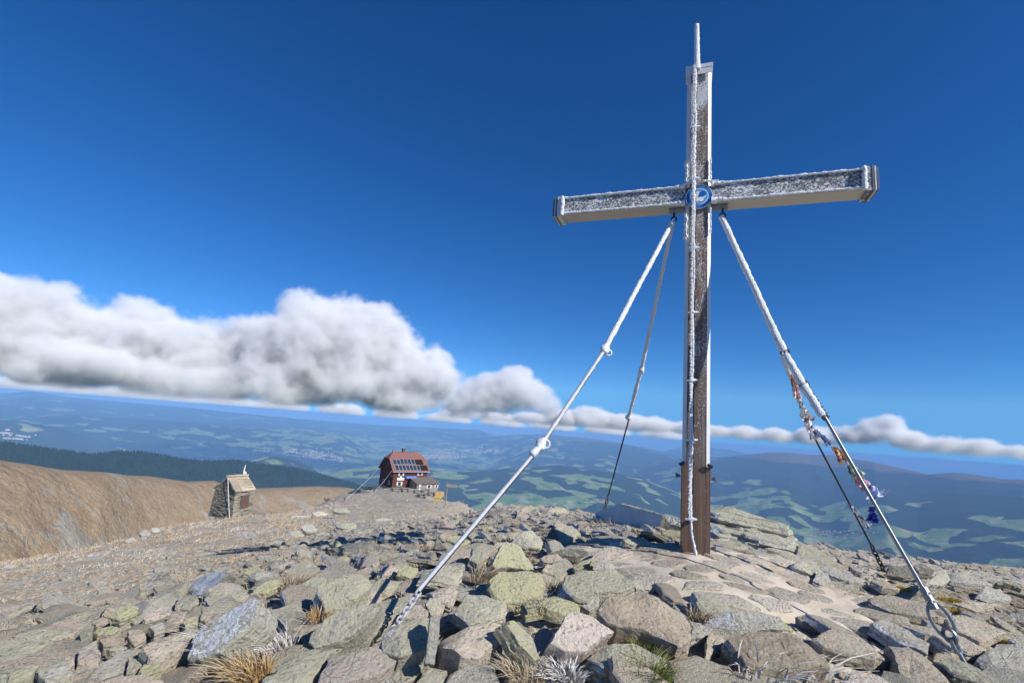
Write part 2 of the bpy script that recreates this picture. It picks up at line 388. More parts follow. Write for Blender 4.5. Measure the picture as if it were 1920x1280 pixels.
# ------------------------------------------------------------------ clouds: real volumes with a flat grey base
def cloud_material(name, dens):
    m = bpy.data.materials.new(name); m.use_nodes = True; n = m.node_tree.nodes; n.clear()
    o = n.new('ShaderNodeOutputMaterial'); v = n.new('ShaderNodeVolumePrincipled')
    v.inputs['Color'].default_value = (.98, .985, 1, 1); v.inputs['Density'].default_value = dens; v.inputs['Anisotropy'].default_value = -0.1
    v.inputs['Density Attribute'].default_value = 'density'
    m.node_tree.links.new(v.outputs[0], o.inputs['Volume'])
    return m
def make_cloud(name, label, blobs, base, voxel, amp, nscale, edge, dens, seed, group=None, cut=0.0):
    """blobs: (px, py, radius in px, km away, flattening); one GN Volume Cube whose density is a noisy union of puffs"""
    C = []
    for px, py, rp, D, fl in blobs:
        c = at(px, py, D*1000.0); depth = float(np.dot(c, _f)); C.append((c, rp/FPX*depth, fl))
    cs = np.array([c[0] for c in C]); rs = np.array([c[1] for c in C])
    org = cs.mean(0)
    pad = amp*1.3
    lo = (cs - rs[:, None]*np.array([1, 1, 1])).min(0) - org - pad; hi = (cs + rs[:, None]).max(0) - org + pad
    zb = base - org[2]
    lo[2] = max(zb - amp*.6, 20.0 - org[2])
    ng = bpy.data.node_groups.new(name, 'GeometryNodeTree')
    ng.interface.new_socket('Geometry', in_out='INPUT', socket_type='NodeSocketGeometry')
    ng.interface.new_socket('Geometry', in_out='OUTPUT', socket_type='NodeSocketGeometry')
    N, L = ng.nodes, ng.links
    go = N.new('NodeGroupOutput'); N.new('NodeGroupInput')
    pos = N.new('GeometryNodeInputPosition').outputs[0]
    def mt(op, a, b=None, c=None, clamp=False):
        x = N.new('ShaderNodeMath'); x.operation = op; x.use_clamp = clamp
        for i, v in enumerate((a, b, c)):
            if v is None: continue
            if isinstance(v, (int, float)): x.inputs[i].default_value = v
            else: L.new(v, x.inputs[i])
        return x.outputs[0]
    def vm(op, a, b):
        x = N.new('ShaderNodeVectorMath'); x.operation = op; L.new(a, x.inputs[0])
        if isinstance(b, tuple): x.inputs[1].default_value = b
        elif b is not None: L.new(b, x.inputs[1])
        return x.outputs['Value'] if op == 'LENGTH' else x.outputs[0]
    sdf = None
    for c, r, fl in C:
        p = vm('SUBTRACT', pos, tuple(c - org))
        p = vm('MULTIPLY', p, (1, 1, 1.0/fl))
        d = mt('SUBTRACT', vm('LENGTH', p, None), r)
        sdf = d if sdf is None else mt('SMOOTH_MIN', sdf, d, float(rs.mean()*.35))
    nz = N.new('ShaderNodeTexNoise'); nz.inputs['Scale'].default_value = 1.0; nz.inputs['Detail'].default_value = 8.0; nz.inputs['Roughness'].default_value = .70
    L.new(vm('ADD', vm('SCALE', pos, None) if False else vm('MULTIPLY', pos, (1/nscale,)*3), (seed*3.1, seed*1.7, 0)), nz.inputs['Vector'])
    n = mt('SUBTRACT', nz.outputs[0], .5)
    vz = N.new('ShaderNodeTexVoronoi'); vz.inputs['Scale'].default_value = 1.0
    L.new(vm('MULTIPLY', pos, (1.6/nscale,)*3), vz.inputs['Vector'])
    bil = mt('SUBTRACT', vz.outputs['Distance'], .45)
    sdf = mt('ADD', sdf, mt('ADD', mt('MULTIPLY', n, amp*4.2), mt('MULTIPLY', bil, amp*.6)))
    sx = N.new('ShaderNodeSeparateXYZ'); L.new(pos, sx.inputs[0])
    basez = mt('MAXIMUM', mt('ADD', mt('MULTIPLY', n, amp*.7), zb), 25.0 - float(org[2]))      # never down into the haze
    sdf = mt('MAXIMUM', sdf, mt('MULTIPLY', mt('SUBTRACT', basez, sx.outputs[2]), 0.8))
    den = mt('MULTIPLY', mt('SUBTRACT', -cut, sdf), 1.0/edge, clamp=True)
    vc = N.new('GeometryNodeVolumeCube')
    L.new(den, vc.inputs['Density']); vc.inputs['Min'].default_value = tuple(lo); vc.inputs['Max'].default_value = tuple(hi)
    for i, k in enumerate(('Resolution X', 'Resolution Y', 'Resolution Z')): vc.inputs[k].default_value = int(max(8, (hi[i] - lo[i])/voxel))
    sm = N.new('GeometryNodeSetMaterial'); sm.inputs['Material'].default_value = cloud_material(name + '_vapour', dens)
    L.new(vc.outputs[0], sm.inputs[0]); L.new(sm.outputs[0], go.inputs[0])
    me = bpy.data.meshes.new(name); me.materials.append(sm.inputs['Material'].default_value)
    o = obj(name, me, loc=tuple(org)); md = o.modifiers.new('vapour', 'NODES'); md.node_group = ng
    tag(o, label, kind='stuff')
    return o
CL = 'clouds along the horizon'
make_cloud('cloud', 'large white cumulus bank with grey base filling the left horizon',
  [(-330,570,150,13,.75),(-160,600,130,13,.75),(-20,600,118,13,.8),(80,620,105,13,.8),(175,645,95,13,.8),(265,640,88,12.6,.85),(350,670,85,12.4,.8),(440,685,85,12.2,.8),
   (520,655,88,12,.9),(590,645,98,12,.9),(665,650,98,12,.9),(730,680,88,12,.9),(790,708,72,12,.9),(650,705,85,11.6,.7),(500,712,80,11.6,.6),(300,705,80,12,.6),(100,675,95,12.5,.7),(640,595,50,12,.9),(560,600,45,12,.9),
   (180,690,90,12,.5),(400,722,85,12,.5),(580,735,80,12,.5),(740,742,70,12,.5)],
  85, 38, 490, 1150., 240, .0048, 1.0, CL)
make_cloud('cloud', 'small white puffy cumulus right of the large cloud bank',
  [(870,752,44,14,.7),(920,738,52,14,.8),(965,728,50,14,.9),(1005,738,40,14,.9),(1030,758,28,14,.7),(985,704,20,14,.8)],
  90, 38, 350, 850., 210, .0040, 2.3, CL)
make_cloud('cloud', 'thin grey and white cloud band left of the cross above the far hills',
  [(860,778,40,28,.32),(930,784,42,28,.32),(1000,788,44,28,.35),(1060,788,46,28,.45),(1110,786,46,28,.5),(1170,794,44,28,.45),(1230,800,44,28,.42),(1290,806,42,28,.38)],
  250, 85, 600, 1300., 330, .0030, 4.1, CL)
make_cloud('cloud', 'low white cloud band right of the cross above the rounded mountain',
  [(1340,812,40,30,.38),(1400,816,42,30,.42),(1460,818,42,30,.42),(1530,820,44,30,.45),(1590,814,40,30,.5),(1635,808,38,30,.6),(1668,800,26,30,.8),(1710,828,44,30,.5),(1770,836,44,30,.45),(1830,842,44,30,.42),(1890,850,44,30,.4),(1960,860,46,30,.4),(2040,868,46,30,.4)],
  250, 85, 640, 1400., 330, .0032, 5.2, CL)
make_cloud('cloud', 'wispy low cloud streaks hanging under the large cloud bank',
  [(-80,716,44,58,.30),(30,722,44,58,.30),(130,730,44,58,.30),(230,738,44,58,.28),(330,746,44,58,.28),(430,754,44,58,.28),(530,761,44,58,.28),(640,769,44,58,.28),(740,777,42,58,.28),(840,785,42,58,.28),(940,793,40,58,.28),(1040,800,40,58,.26),(1140,808,40,58,.26),(1240,815,40,58,.26)],
  75, 190, 900, 2600., 900, .0016, 6.4, CL, -350.0)

# ------------------------------------------------------------------ summit ground
def summit_material():
    M = Mat('summit_soil', 0.95)
    P = M.pos(); z = M.sep(M.attr('zone'))                # R grassy, G trodden path, B bare gravel
    big = M.noise(P, 0.55, 5, .6, .6)
    peb = M.voro(P, 9.0); pebc = M.sep(M.voro(P, 9.0, out='Color'))
    peb2 = M.voro(P, 26.0); peb2c = M.sep(M.voro(P, 26.0, out='Color'))
    soil = M.ramp(big, [(.28, (.29, .23, .165)), (.45, (.40, .335, .25)), (.6, (.48, .42, .325)), (.75, (.41, .315, .205))])
    stone = M.ramp(pebc[0], [(0, (.32, .30, .25)), (.4, (.46, .43, .355)), (.7, (.53, .505, .425)), (1, (.48, .41, .34))])
    stone2 = M.ramp(peb2c[1], [(0, (.30, .27, .22)), (.5, (.46, .42, .345)), (1, (.56, .53, .46))])
    col = M.mix(M.step(M.noise(P, 2.1, 4, .6), .46, .58), soil, stone)
    col = M.mix(M.step(M.noise(P, 3.3, 4, .6), .44, .55), col, stone2)
    grass = M.ramp(M.noise(M.scale(P, (1, .45, 1)), 2.6, 6, .7, .5), [(.28, (.33, .26, .17)), (.45, (.45, .37, .265)), (.6, (.51, .445, .355)), (.74, (.43, .30, .165))])
    frost_n = M.noise(M.scale(P, (1, .4, 1)), .9, 6, .7)
    grass = M.mix(M.step(frost_n, .52, .66), grass, (.58, .56, .55))
    col = M.mix(M.step(M.math('ADD', z[0], M.math('MULTIPLY', M.math('SUBTRACT', M.noise(P, .7, 5, .65), .5), .9)), .4, .6), col, grass)
    path = M.mix(M.noise(P, 1.1, 6, .65), (.42, .39, .33), (.33, .285, .22))
    col = M.mix(M.step(z[1], .3, .7), col, path)
    mac = M.noise(P, .34, 7, .72, .3)
    col = M.mix(M.math('MULTIPLY', M.step(mac, .54, .66), .55), col, (.17, .145, .105))
    col = M.mix(M.math('MULTIPLY', M.step(M.noise(P, .23, 6, .7), .53, .68), .6), col, (.46, .37, .24))
    grav = M.mix(peb2c[0], (.17, .135, .095), (.33, .28, .215))
    col = M.mix(M.step(z[2], .3, .7), col, grav)
    h = M.math('ADD', M.math('MULTIPLY', M.math('SUBTRACT', .5, peb), .9), M.math('MULTIPLY', M.math('SUBTRACT', .5, peb2), .45))
    h = M.math('ADD', h, M.math('MULTIPLY', M.noise(P, 30, 6, .7), .4))
    return M.done(col, M.bump(h, .8, .05))
M_SOIL = summit_material()
near_az = az_list(-60, 60, 0.2, 3.0)
near_r = np.concatenate([[0.02, .5, 1.2], np.geomspace(1.8, 45, 270), np.geomspace(46, 235, 60)])
V, Fq, A, Rr, X, Y, Z = polar_sheet('summit', near_az, near_r, ground)
me = mesh_from('summit_ground', V, Fq, M_SOIL, True)
azd = np.degrees(A)
def pt_mask(px, py, sx, sy, power=1.0):                       # soft patch centred on a place of the photograph, sized in degrees and log-distance
    p = on_ground(px, py); a = math.degrees(math.atan2(p[0], p[1])); d = math.hypot(p[0], p[1])
    return np.exp(-(((azd - a)/sx)**2 + (np.log(Rr/d)/sy)**2))
grassy = smooth01(-17, -27, azd + 7*(Rr < 7.5)) * smooth01(5.5, 8.0, Rr)
grassy = np.maximum(grassy, .8*pt_mask(560, 1010, 5, .5)); grassy = np.maximum(grassy, .55*smooth01(14, 20, Rr)*smooth01(5, -6, azd))
grassy = np.maximum(grassy, smooth01(15, 22, Rr)*smooth01(28, 34, azd))
path = np.clip(smooth01(3.2, 2.0, np.abs(azd + 10.3 + 1.2*np.sin(np.log(Rr)*3)))*smooth01(42, 60, Rr), 0, 1)
path = np.maximum(path, .9*smooth01(100, 120, Rr)*smooth01(3.2, 1.5, np.abs(azd + 9.5)))
grav = np.clip(pt_mask(1400, 1262, 3.5, .10) + pt_mask(1230, 1260, 3.0, .08) + pt_mask(1840, 1150, 3.5, .14) + pt_mask(1880, 1110, 3, .1), 0, 1)
set_attr(me, 'zone', np.stack([grassy*(1 - path), path, grav], -1).reshape(-1, 3))
summit = tag(obj('summit_ground', me), 'stony brown summit ground strewn with flat rocks', kind='structure')

# ------------------------------------------------------------------ rocks
WIND = Vector((-0.80, -0.42, 0.42)).normalized()               # the side the rime has grown on
def rock_material(name, c1, c2, c3, lichen, frost, lich_col=((.46, .45, .32), (.40, .39, .30))):
    M = Mat(name, 0.92)
    O = M.coord('Object'); rnd = M.rand()
    off = M.nd('ShaderNodeCombineXYZ'); M.put(off.inputs[0], M.math('MULTIPLY', rnd, 37.0)); M.put(off.inputs[1], M.math('MULTIPLY', rnd, 91.0))
    O = M.vmath('ADD', O, off.outputs[0])
    strata = M.noise(M.scale(O, (1.5, 1.5, 26)), 1.0, 5, .6, .5)
    blot = M.noise(O, 5.5, 6, .62, .4)
    fine = M.noise(O, 55, 5, .7)
    col = M.mix(M.step(blot, .36, .64), c1, c2)
    col = M.mix(M.math('MULTIPLY', M.step(strata, .5, .72), .6), col, c3)
    tone = M.math('MULTIPLY_ADD', rnd, .45, .80)
    tn = M.nd('ShaderNodeCombineColor'); M.put(tn.inputs[0], tone); M.put(tn.inputs[1], tone); M.put(tn.inputs[2], M.math('MULTIPLY', tone, .98))
    col = M.mix(1.0, col, tn.outputs[0], 'MULTIPLY')
    col = M.mix(M.math('MULTIPLY', M.step(fine, .50, .72), .5), col, (.10, .095, .075))
    up = M.sep(M.normal())[2]
    ln = M.noise(O, 9.0, 7, .72, .3)
    lf = M.step(M.math('ADD', M.math('ADD', ln, M.math('MULTIPLY', up, .10)), M.math('MULTIPLY', M.math('SUBTRACT', M.math('FRACT', M.math('MULTIPLY', rnd, 7.31)), .5), .16)), .72 - lichen*.34, .80 - lichen*.34)
    lc = M.mix(M.noise(O, 24, 4, .7), lich_col[0], lich_col[1])
    col = M.mix(M.math('MULTIPLY', lf, .8), col, lc)
    col = M.mix(M.math('MULTIPLY', M.step(M.noise(O, 17, 6, .75), .61, .66), .6), col, (.10, .10, .08))
    sp1 = M.voro(O, 31.0); sp1c = M.sep(M.voro(O, 31.0, out='Color'))
    col = M.mix(M.math('MULTIPLY', M.math('MULTIPLY', M.step(M.math('ADD', sp1, M.math('MULTIPLY', M.math('SUBTRACT', M.noise(O, 50, 4, .7), .5), .9)), .36, .30), M.step(sp1c[0], .66, .68)), .7), col, (.52, .505, .44))
    col = M.mix(M.math('MULTIPLY', M.math('MULTIPLY', M.step(M.math('ADD', sp1, M.math('MULTIPLY', M.math('SUBTRACT', M.noise(O, 60, 4, .7), .5), .9)), .34, .28), M.step(sp1c[1], .80, .82)), .6), col, (.12, .115, .09))
    crk = M.voro(M.scale(O, (1, 1, 2.6)), 4.2, 'DISTANCE_TO_EDGE')
    col = M.mix(M.math('MULTIPLY', M.math('MULTIPLY', M.step(M.math('ADD', crk, M.math('MULTIPLY', M.math('SUBTRACT', M.noise(O, 26, 3, .6), .5), .02)), .011, .003), M.step(M.noise(O, 2.3, 3, .6), .56, .60)), .6), col, (.08, .07, .055))
    w = M.vmath('DOT_PRODUCT', M.normal(), tuple(WIND))
    fn = M.noise(O, 34, 7, .74)
    fr = M.step(M.math('ADD', M.math('MULTIPLY', w, .75), M.math('MULTIPLY', fn, 1.0)), 1.20 - frost*.33, 1.30 - frost*.33)
    col = M.mix(M.math('MULTIPLY', fr, .85), col, (.74, .77, .82))
    h = M.math('ADD', M.math('MULTIPLY', strata, .55), M.math('MULTIPLY', M.noise(O, 14, 8, .72), .8))
    h = M.math('ADD', h, M.math('MULTIPLY', fr, .25))
    h = M.math('ADD', h, M.math('MULTIPLY', M.voro(O, 40), .18))
    h = M.math('ADD', h, M.math('MULTIPLY', fine, .35))
    return M.done(col, M.bump(h, 1.0, .05))
ROCK = {
 'lichen': rock_material('lichen_gneiss', (.46, .435, .345), (.52, .485, .39), (.36, .33, .255), .60, .38),
 'yellow': rock_material('yellow_lichen_gneiss', (.47, .45, .32), (.51, .48, .38), (.37, .34, .24), .85, .05, ((.50, .49, .27), (.44, .43, .29))),
 'tan': rock_material('tan_gneiss', (.54, .465, .375), (.49, .43, .35), (.38, .315, .24), .22, .28),
 'pink': rock_material('pinkish_gneiss', (.57, .49, .425), (.51, .445, .385), (.42, .345, .285), .10, .38),
 'brown': rock_material('brown_gneiss', (.43, .355, .27), (.48, .41, .32), (.31, .25, .185), .15, .0),
 'grey': rock_material('grey_gneiss', (.48, .46, .405), (.42, .40, .355), (.30, .285, .245), .32, .42),
 'frost': rock_material('rimed_gneiss', (.43, .415, .345), (.38, .37, .31), (.26, .25, .205), .45, .55),
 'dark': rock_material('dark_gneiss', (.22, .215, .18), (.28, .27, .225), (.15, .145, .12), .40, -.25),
 'flag': rock_material('flagstone_gneiss', (.47, .42, .35), (.53, .48, .41), (.41, .35, .28), .10, -.3),
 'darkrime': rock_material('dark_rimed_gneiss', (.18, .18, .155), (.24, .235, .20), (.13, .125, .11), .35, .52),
}
def rock_geometry(poly, thick, M=36, top_rings=(.0, .35, .62, .82, .94, 1.0), S=5, seed=0, spread=.03, rough=1.0, strata=1.0):
    """A slab or block: plan outline poly (metres), top near z = 0, body going down by thick."""
    g = np.random.default_rng(seed)
    poly = np.asarray(poly, float); c = poly.mean(0); q = poly - c
    size = math.sqrt(abs(np.sum(q[:, 0]*np.roll(q[:, 1], -1) - q[:, 1]*np.roll(q[:, 0], -1)))/2)
    seg = np.linalg.norm(np.roll(q, -1, 0) - q, axis=1); n = len(q)
    cnt = np.maximum(1, np.round(seg/seg.sum()*M)).astype(int)
    B = np.concatenate([q[i] + (np.roll(q, -1, 0)[i] - q[i])[None]*(np.arange(cnt[i])/cnt[i])[:, None] for i in range(n)])
    m = len(B)
    B = B*.96 + .02*(np.roll(B, 1, 0) + np.roll(B, -1, 0))
    off = g.uniform(0, 50, 3)
    rad = np.linalg.norm(B, axis=1, keepdims=True)
    nb = noise3(np.concatenate([B/size*3.1, np.zeros((m, 1))], 1) + off)[:, None]
    nb2 = noise3(np.concatenate([B/size*9.0, np.zeros((m, 1))], 1) + off)[:, None]
    B = B*(1 + rough*(.06*nb + .035*nb2))
    for _ in range(int(g.integers(1, 4))):                       # broken-off chips
        j0 = int(g.integers(m)); wd = int(g.integers(1, max(2, m//9))); k_ = (np.arange(-wd, wd + 1) + j0) % m
        B[k_] *= 1 - g.uniform(.04, .13)
    bev = min(.028*size, .16*thick)
    cuts = [(g.uniform(0, 2*math.pi), g.uniform(.20, .40)*size, g.uniform(.12, .40)) for _ in range(int(g.integers(1, 4)))]
    V = []; 
    for f in top_rings[1:]:
        p = B*f
        P3 = np.concatenate([p/size*1.6, np.zeros((m, 1))], 1) + off
        h = .030*fbm(P3, 3) + .035*np.round(3*noise3(P3*1.3 + 5))/3 + .010*noise3(P3*7)
        zt = h*size*rough - bev*(f >= 1.0) - .25*bev*(f > .9)
        for fa, fd, fs in cuts: zt = zt - np.minimum(np.maximum(p[:, 0]*math.cos(fa) + p[:, 1]*math.sin(fa) - fd, 0)*fs, .3*thick)
        V.append(np.concatenate([p, zt[:, None]], 1))
    ang = np.arctan2(B[:, 1], B[:, 0])
    lay = g.uniform(4, 9)
    for k in range(1, S + 1):
        s = k/S; zs = zt*(1 - s) - thick*s
        nv = noise3(np.stack([np.cos(ang)*.9 + off[0], np.sin(ang)*.9 + off[1], np.full(m, s*lay)], -1))
        n2 = noise3(np.stack([np.cos(ang)*3 + off[0], np.sin(ang)*3 + off[1], np.full(m, s*lay*1.7)], -1))
        sc = 1 + spread*s*(1.5 - s) + strata*(.075*nv + .04*n2)*rough
        V.append(np.concatenate([B*sc[:, None], zs[:, None] + (thick*.25/S)*n2[:, None]*(k < S)], 1))
    V = np.concatenate(V); nring = len(top_rings) - 1 + S
    top = np.array([[0, 0, .03*size*g.normal()]]); bot = np.array([[0, 0, -thick]])
    it, ib = len(V), len(V) + 1
    V = np.concatenate([V, top, bot])
    j = np.arange(m); j2 = (j + 1) % m
    Fs = [(it, int(a), int(b)) for a, b in zip(j, j2)]
    for r in range(nring - 1):
        Fs += [(int(r*m + a), int((r+1)*m + a), int((r+1)*m + b), int(r*m + b)) for a, b in zip(j, j2)]
    l = (nring - 1)*m
    Fs += [(ib, int(l + b), int(l + a)) for a, b in zip(j, j2)]
    # make the winding face outwards
    area = np.sum(B[:, 0]*np.roll(B[:, 1], -1) - B[:, 1]*np.roll(B[:, 0], -1))
    if area < 0: Fs = [f[::-1] for f in Fs]
    return V, Fs, c
def finish_rock(me):
    me.polygons.foreach_set('use_smooth', np.ones(len(me.polygons), bool)); me.set_sharp_from_angle(angle=math.radians(24))
FOOT = []                                                       # (x, y, radius) of what already lies on the ground
NROCK = [0]
def lay_rock(px_poly, mat, tilt=(.10, -.30), lift=0.13, thick=None, name='stone', parent=None, label=None, cat=None, group=None, D=None, M=36, S=5, strata=1.0, rough=1.25, foot=True, rings=(.0, .35, .62, .82, .94, 1.0)):
    """A rock whose top face fills that outline of the photograph, lying on the ground there with a real tilt and thickness."""
    NROCK[0] += 1
    pp = np.array(px_poly, float); cx, cy = pp.mean(0)
    d = ray(cx, cy)
    if D is None:
        Ds = np.geomspace(2.0, 140, 1800); g = ground_base(d[0]*Ds, d[1]*Ds) + lift - d[2]*Ds
        k = int(np.argmax(g > 0)); D = Ds[k] if g[k] > 0 else 10.0
    C0 = d*D
    n = np.array([tilt[0], tilt[1], 1.0]) if len(tilt) == 2 else np.array(tilt, float)
    n = n/np.linalg.norm(n)
    pts = []
    for a, b in pp:
        r = ray(a, b); den = float(np.dot(r, n)); pts.append(r*(float(np.dot(C0, n))/den))
    pts = np.array(pts); ctr = pts.mean(0)
    ex = np.cross([0, 1, 0], n); ex /= np.linalg.norm(ex); ey = np.cross(n, ex)
    loc2 = np.stack([(pts - ctr)@ex, (pts - ctr)@ey], -1)
    w = loc2.max(0) - loc2.min(0); size = float(np.sqrt(w[0]*w[1]))
    if thick is None: thick = float(np.clip(.24*size, .07, .22))
    V, Fs, c2 = rock_geometry(loc2, thick, M=M, S=S, seed=NROCK[0]*7 + 1, strata=strata, rough=rough, top_rings=rings)
    me = mesh_from(name, V, Fs, ROCK[mat]); finish_rock(me)
    o = obj(name, me, parent)
    pos = ctr + ex*c2[0] + ey*c2[1]
    o.matrix_world = Matrix(((ex[0], ey[0], n[0], pos[0]), (ex[1], ey[1], n[1], pos[1]), (ex[2], ey[2], n[2], pos[2]), (0, 0, 0, 1)))
    if parent is not None: o.matrix_parent_inverse = Matrix.Identity(4)
    if label: tag(o, label, cat, group)
    if foot:
        body = pos - n*thick*.4
        FOOT.append((body[0], body[1], .5*size))
    return o
def cA(*p): return [(x/4.0, 980 + y/4.0) for x, y in p]
def cB(*p): return [(440 + x/4.0, 980 + y/4.0) for x, y in p]
def cC(*p): return [(880 + x/4.0, 980 + y/4.0) for x, y in p]
def cD(*p): return [(1320 + x/3.2, 980 + y/3.2) for x, y in p]
def cE(*p): return [(1120 + x/4.924, 820 + y/4.924) for x, y in p]
G_ROCK = 'large rocks lying on the summit'
def big(poly, mat, label, **kw): return lay_rock(poly, mat, name='rock', label=label, cat='rock', group=G_ROCK, M=60, S=8, rings=(0, .22, .42, .58, .72, .83, .92, .97, 1.0), **kw)
def sto(poly, mat, **kw): return lay_rock(poly, mat, parent=summit, **kw)

# the rocks that stand out
def block(label, px, py, D, L, Wd, H, yaw, mat, tip=(0, 0), strata=2.2, S=16, seed=1, spread=.02, sink=.12):
    g = np.random.default_rng(seed); p = at(px, py, D)
    aa = np.linspace(0, 2*math.pi, 10)[:-1] + g.uniform(-.2, .2, 9)
    sq = np.stack([np.sign(np.cos(aa))*np.abs(np.cos(aa))**.6*L/2*g.uniform(.85, 1.08, 9), np.sign(np.sin(aa))*np.abs(np.sin(aa))**.6*Wd/2*g.uniform(.85, 1.08, 9)], -1)
    V, Fs, c2 = rock_geometry(sq, H + sink, M=84, S=S, seed=seed, spread=spread, strata=strata, rough=1.0, top_rings=(0, .25, .5, .7, .84, .93, .98, 1.0))
    me = mesh_from('rock', V, Fs, ROCK[mat]); finish_rock(me); o = obj('rock', me)
    o.location = (p[0], p[1], p[2]); o.rotation_euler = (tip[0], tip[1], yaw); tag(o, label, 'rock', G_ROCK); FOOT.append((p[0], p[1], max(L, Wd)*.42)); return o
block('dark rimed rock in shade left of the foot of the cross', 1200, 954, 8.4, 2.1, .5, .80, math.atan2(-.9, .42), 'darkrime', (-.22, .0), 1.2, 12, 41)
block('thick layered grey rock right of the foot of the cross', 1405, 992, 7.9, 1.30, .8, .46, -.42, 'grey', (.03, .10), 2.6, 18, 42)
block('flat lichen-covered slab on top of the layered grey rock', 1400, 966, 8.05, 1.25, .72, .20, -.40, 'lichen', (.03, .13), 2.2, 9, 43, .02, 0.0)
block('dark wedge of rock in shade at the left foot of the layered grey rock', 1350, 975, 8.2, .5, .5, .4, .3, 'grey', (0, 0), 2.0, 9, 44)
big(cC((160,310),(250,150),(330,140),(390,170),(470,290),(490,350),(330,345),(200,345)), 'yellow', 'yellow-green pointed boulder left of the paved cross base', tilt=(.35,-1.0,.9), lift=0.23, thick=.4)
big(cC((140,430),(200,370),(440,350),(560,380),(590,440),(560,520),(380,590),(280,580),(190,520)), 'yellow', 'broad yellow-green rock below the pointed boulder', tilt=(.2,-.45), lift=0.21)
big(cC((700,440),(720,375),(900,350),(1090,340),(1220,420),(1240,460),(1180,500),(960,530),(890,580),(780,540)), 'lichen', 'flat lichen-green slab at the left edge of the paving', tilt=(.12,-.35), lift=0.21)
big(cC((960,650),(1000,560),(1330,520),(1640,620),(1680,680),(1640,860),(1560,930),(1440,860),(1300,800),(1100,760)), 'brown', 'large smooth brown boulder in front of the paving', tilt=(.05,-.5), lift=0.25, thick=.42)
big(cC((600,900),(690,770),(740,660),(800,640),(900,670),(1110,810),(1030,870),(880,970),(760,960)), 'pink', 'pinkish block with rimed left side at the bottom centre', tilt=(.28,-.75), lift=0.27, thick=.42)
big(cC((890,960),(1000,920),(1250,895),(1490,1020),(1400,1060),(1180,1085),(1020,1075)), 'lichen', 'pale green slab lying before the large brown boulder', tilt=(.05,-.25), lift=0.17, thick=.16)
big(cC((270,745),(340,725),(460,840),(560,1010),(500,1030),(380,910)), 'yellow', 'thin yellow-green slab tipped on edge beside the pinkish block', tilt=(.75,-.5,.8), lift=0.27, thick=.12)
big(cB((560,830),(700,700),(950,570),(1130,520),(1110,600),(950,790),(800,890),(600,945),(555,890)), 'frost', 'long sloping slab with rime along its top edge left of the chain', tilt=(.05,-.95), lift=0.27, thick=.34)
big(cB((620,460),(830,385),(960,370),(1040,430),(930,560),(780,600),(700,640)), 'lichen', 'squarish green rock with a white rimed left end', tilt=(.2,-.4), lift=0.23, thick=.36)
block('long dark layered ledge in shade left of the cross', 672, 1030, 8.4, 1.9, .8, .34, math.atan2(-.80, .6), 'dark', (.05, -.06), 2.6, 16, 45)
big(cB((1090,860),(1170,760),(1300,705),(1520,700),(1530,860),(1430,960),(1230,1000),(1130,940)), 'lichen', 'green block right of the anchor chain with a rimed corner', tilt=(.15,-.6), lift=0.29, thick=.4)
big(cB((620,1180),(720,970),(900,920),(1080,940),(1230,1020),(1100,1120),(860,1200),(700,1230)), 'pink', 'large pinkish slab at the bottom left of centre', tilt=(.15,-.4), lift=0.21, thick=.26)
big(cB((1430,1050),(1465,705),(1515,670),(1542,700),(1532,860),(1500,1055)), 'grey', 'narrow upright grey stone splinter beside the green block', tilt=(.15,-.95,.45), lift=0.35, thick=.10)
big(cA((1370,1020),(1480,830),(1700,640),(1860,560),(1950,560),(1925,700),(1800,830),(1640,960),(1480,1010)), 'frost', 'long frosted slab tilted towards the lower left', tilt=(-.38,-.72,.8), lift=0.31, thick=.22)
big(cA((1040,940),(1180,850),(1440,790),(1450,840),(1320,960),(1200,1025),(1120,1020)), 'tan', 'flat tan slab left of the long frosted slab', tilt=(.15,-.3), lift=0.21, thick=.18)
big(cA((810,690),(960,590),(1040,630),(1030,670),(900,720),(830,700)), 'yellow', 'bright yellow-green block at the edge of the frosty grass', tilt=(.2,-.5), lift=0.23)
big(cD((150,665),(300,640),(560,660),(760,780),(800,830),(660,885),(480,875),(260,815)), 'brown', 'large orange-brown slab at the bottom right of the paving', tilt=(.12,-.4), lift=0.21, thick=.3)
big(cD((20,545),(160,520),(340,530),(460,560),(482,640),(330,655),(100,645)), 'grey', 'rounded grey edge stone of the paving above the orange-brown slab', tilt=(.05,-.9), lift=0.17, thick=.3)
big(cD((1325,365),(1400,300),(1460,285),(1492,330),(1425,385)), 'lichen', 'small square block with a yellow side near the right edge', tilt=(.5,-.5), lift=0.26, thick=.3)
big(cD((1185,585),(1260,570),(1480,640),(1675,740),(1685,772),(1500,745),(1300,655)), 'tan', 'long flat tan slab behind the right guy rod', tilt=(.12,-.18), lift=0.14, thick=.12)
big(cD((1640,790),(1760,720),(1930,730),(1930,960),(1850,935),(1700,860)), 'grey', 'wide grey slab at the lower right corner', tilt=(.1,-.22), lift=0.13, thick=.16)
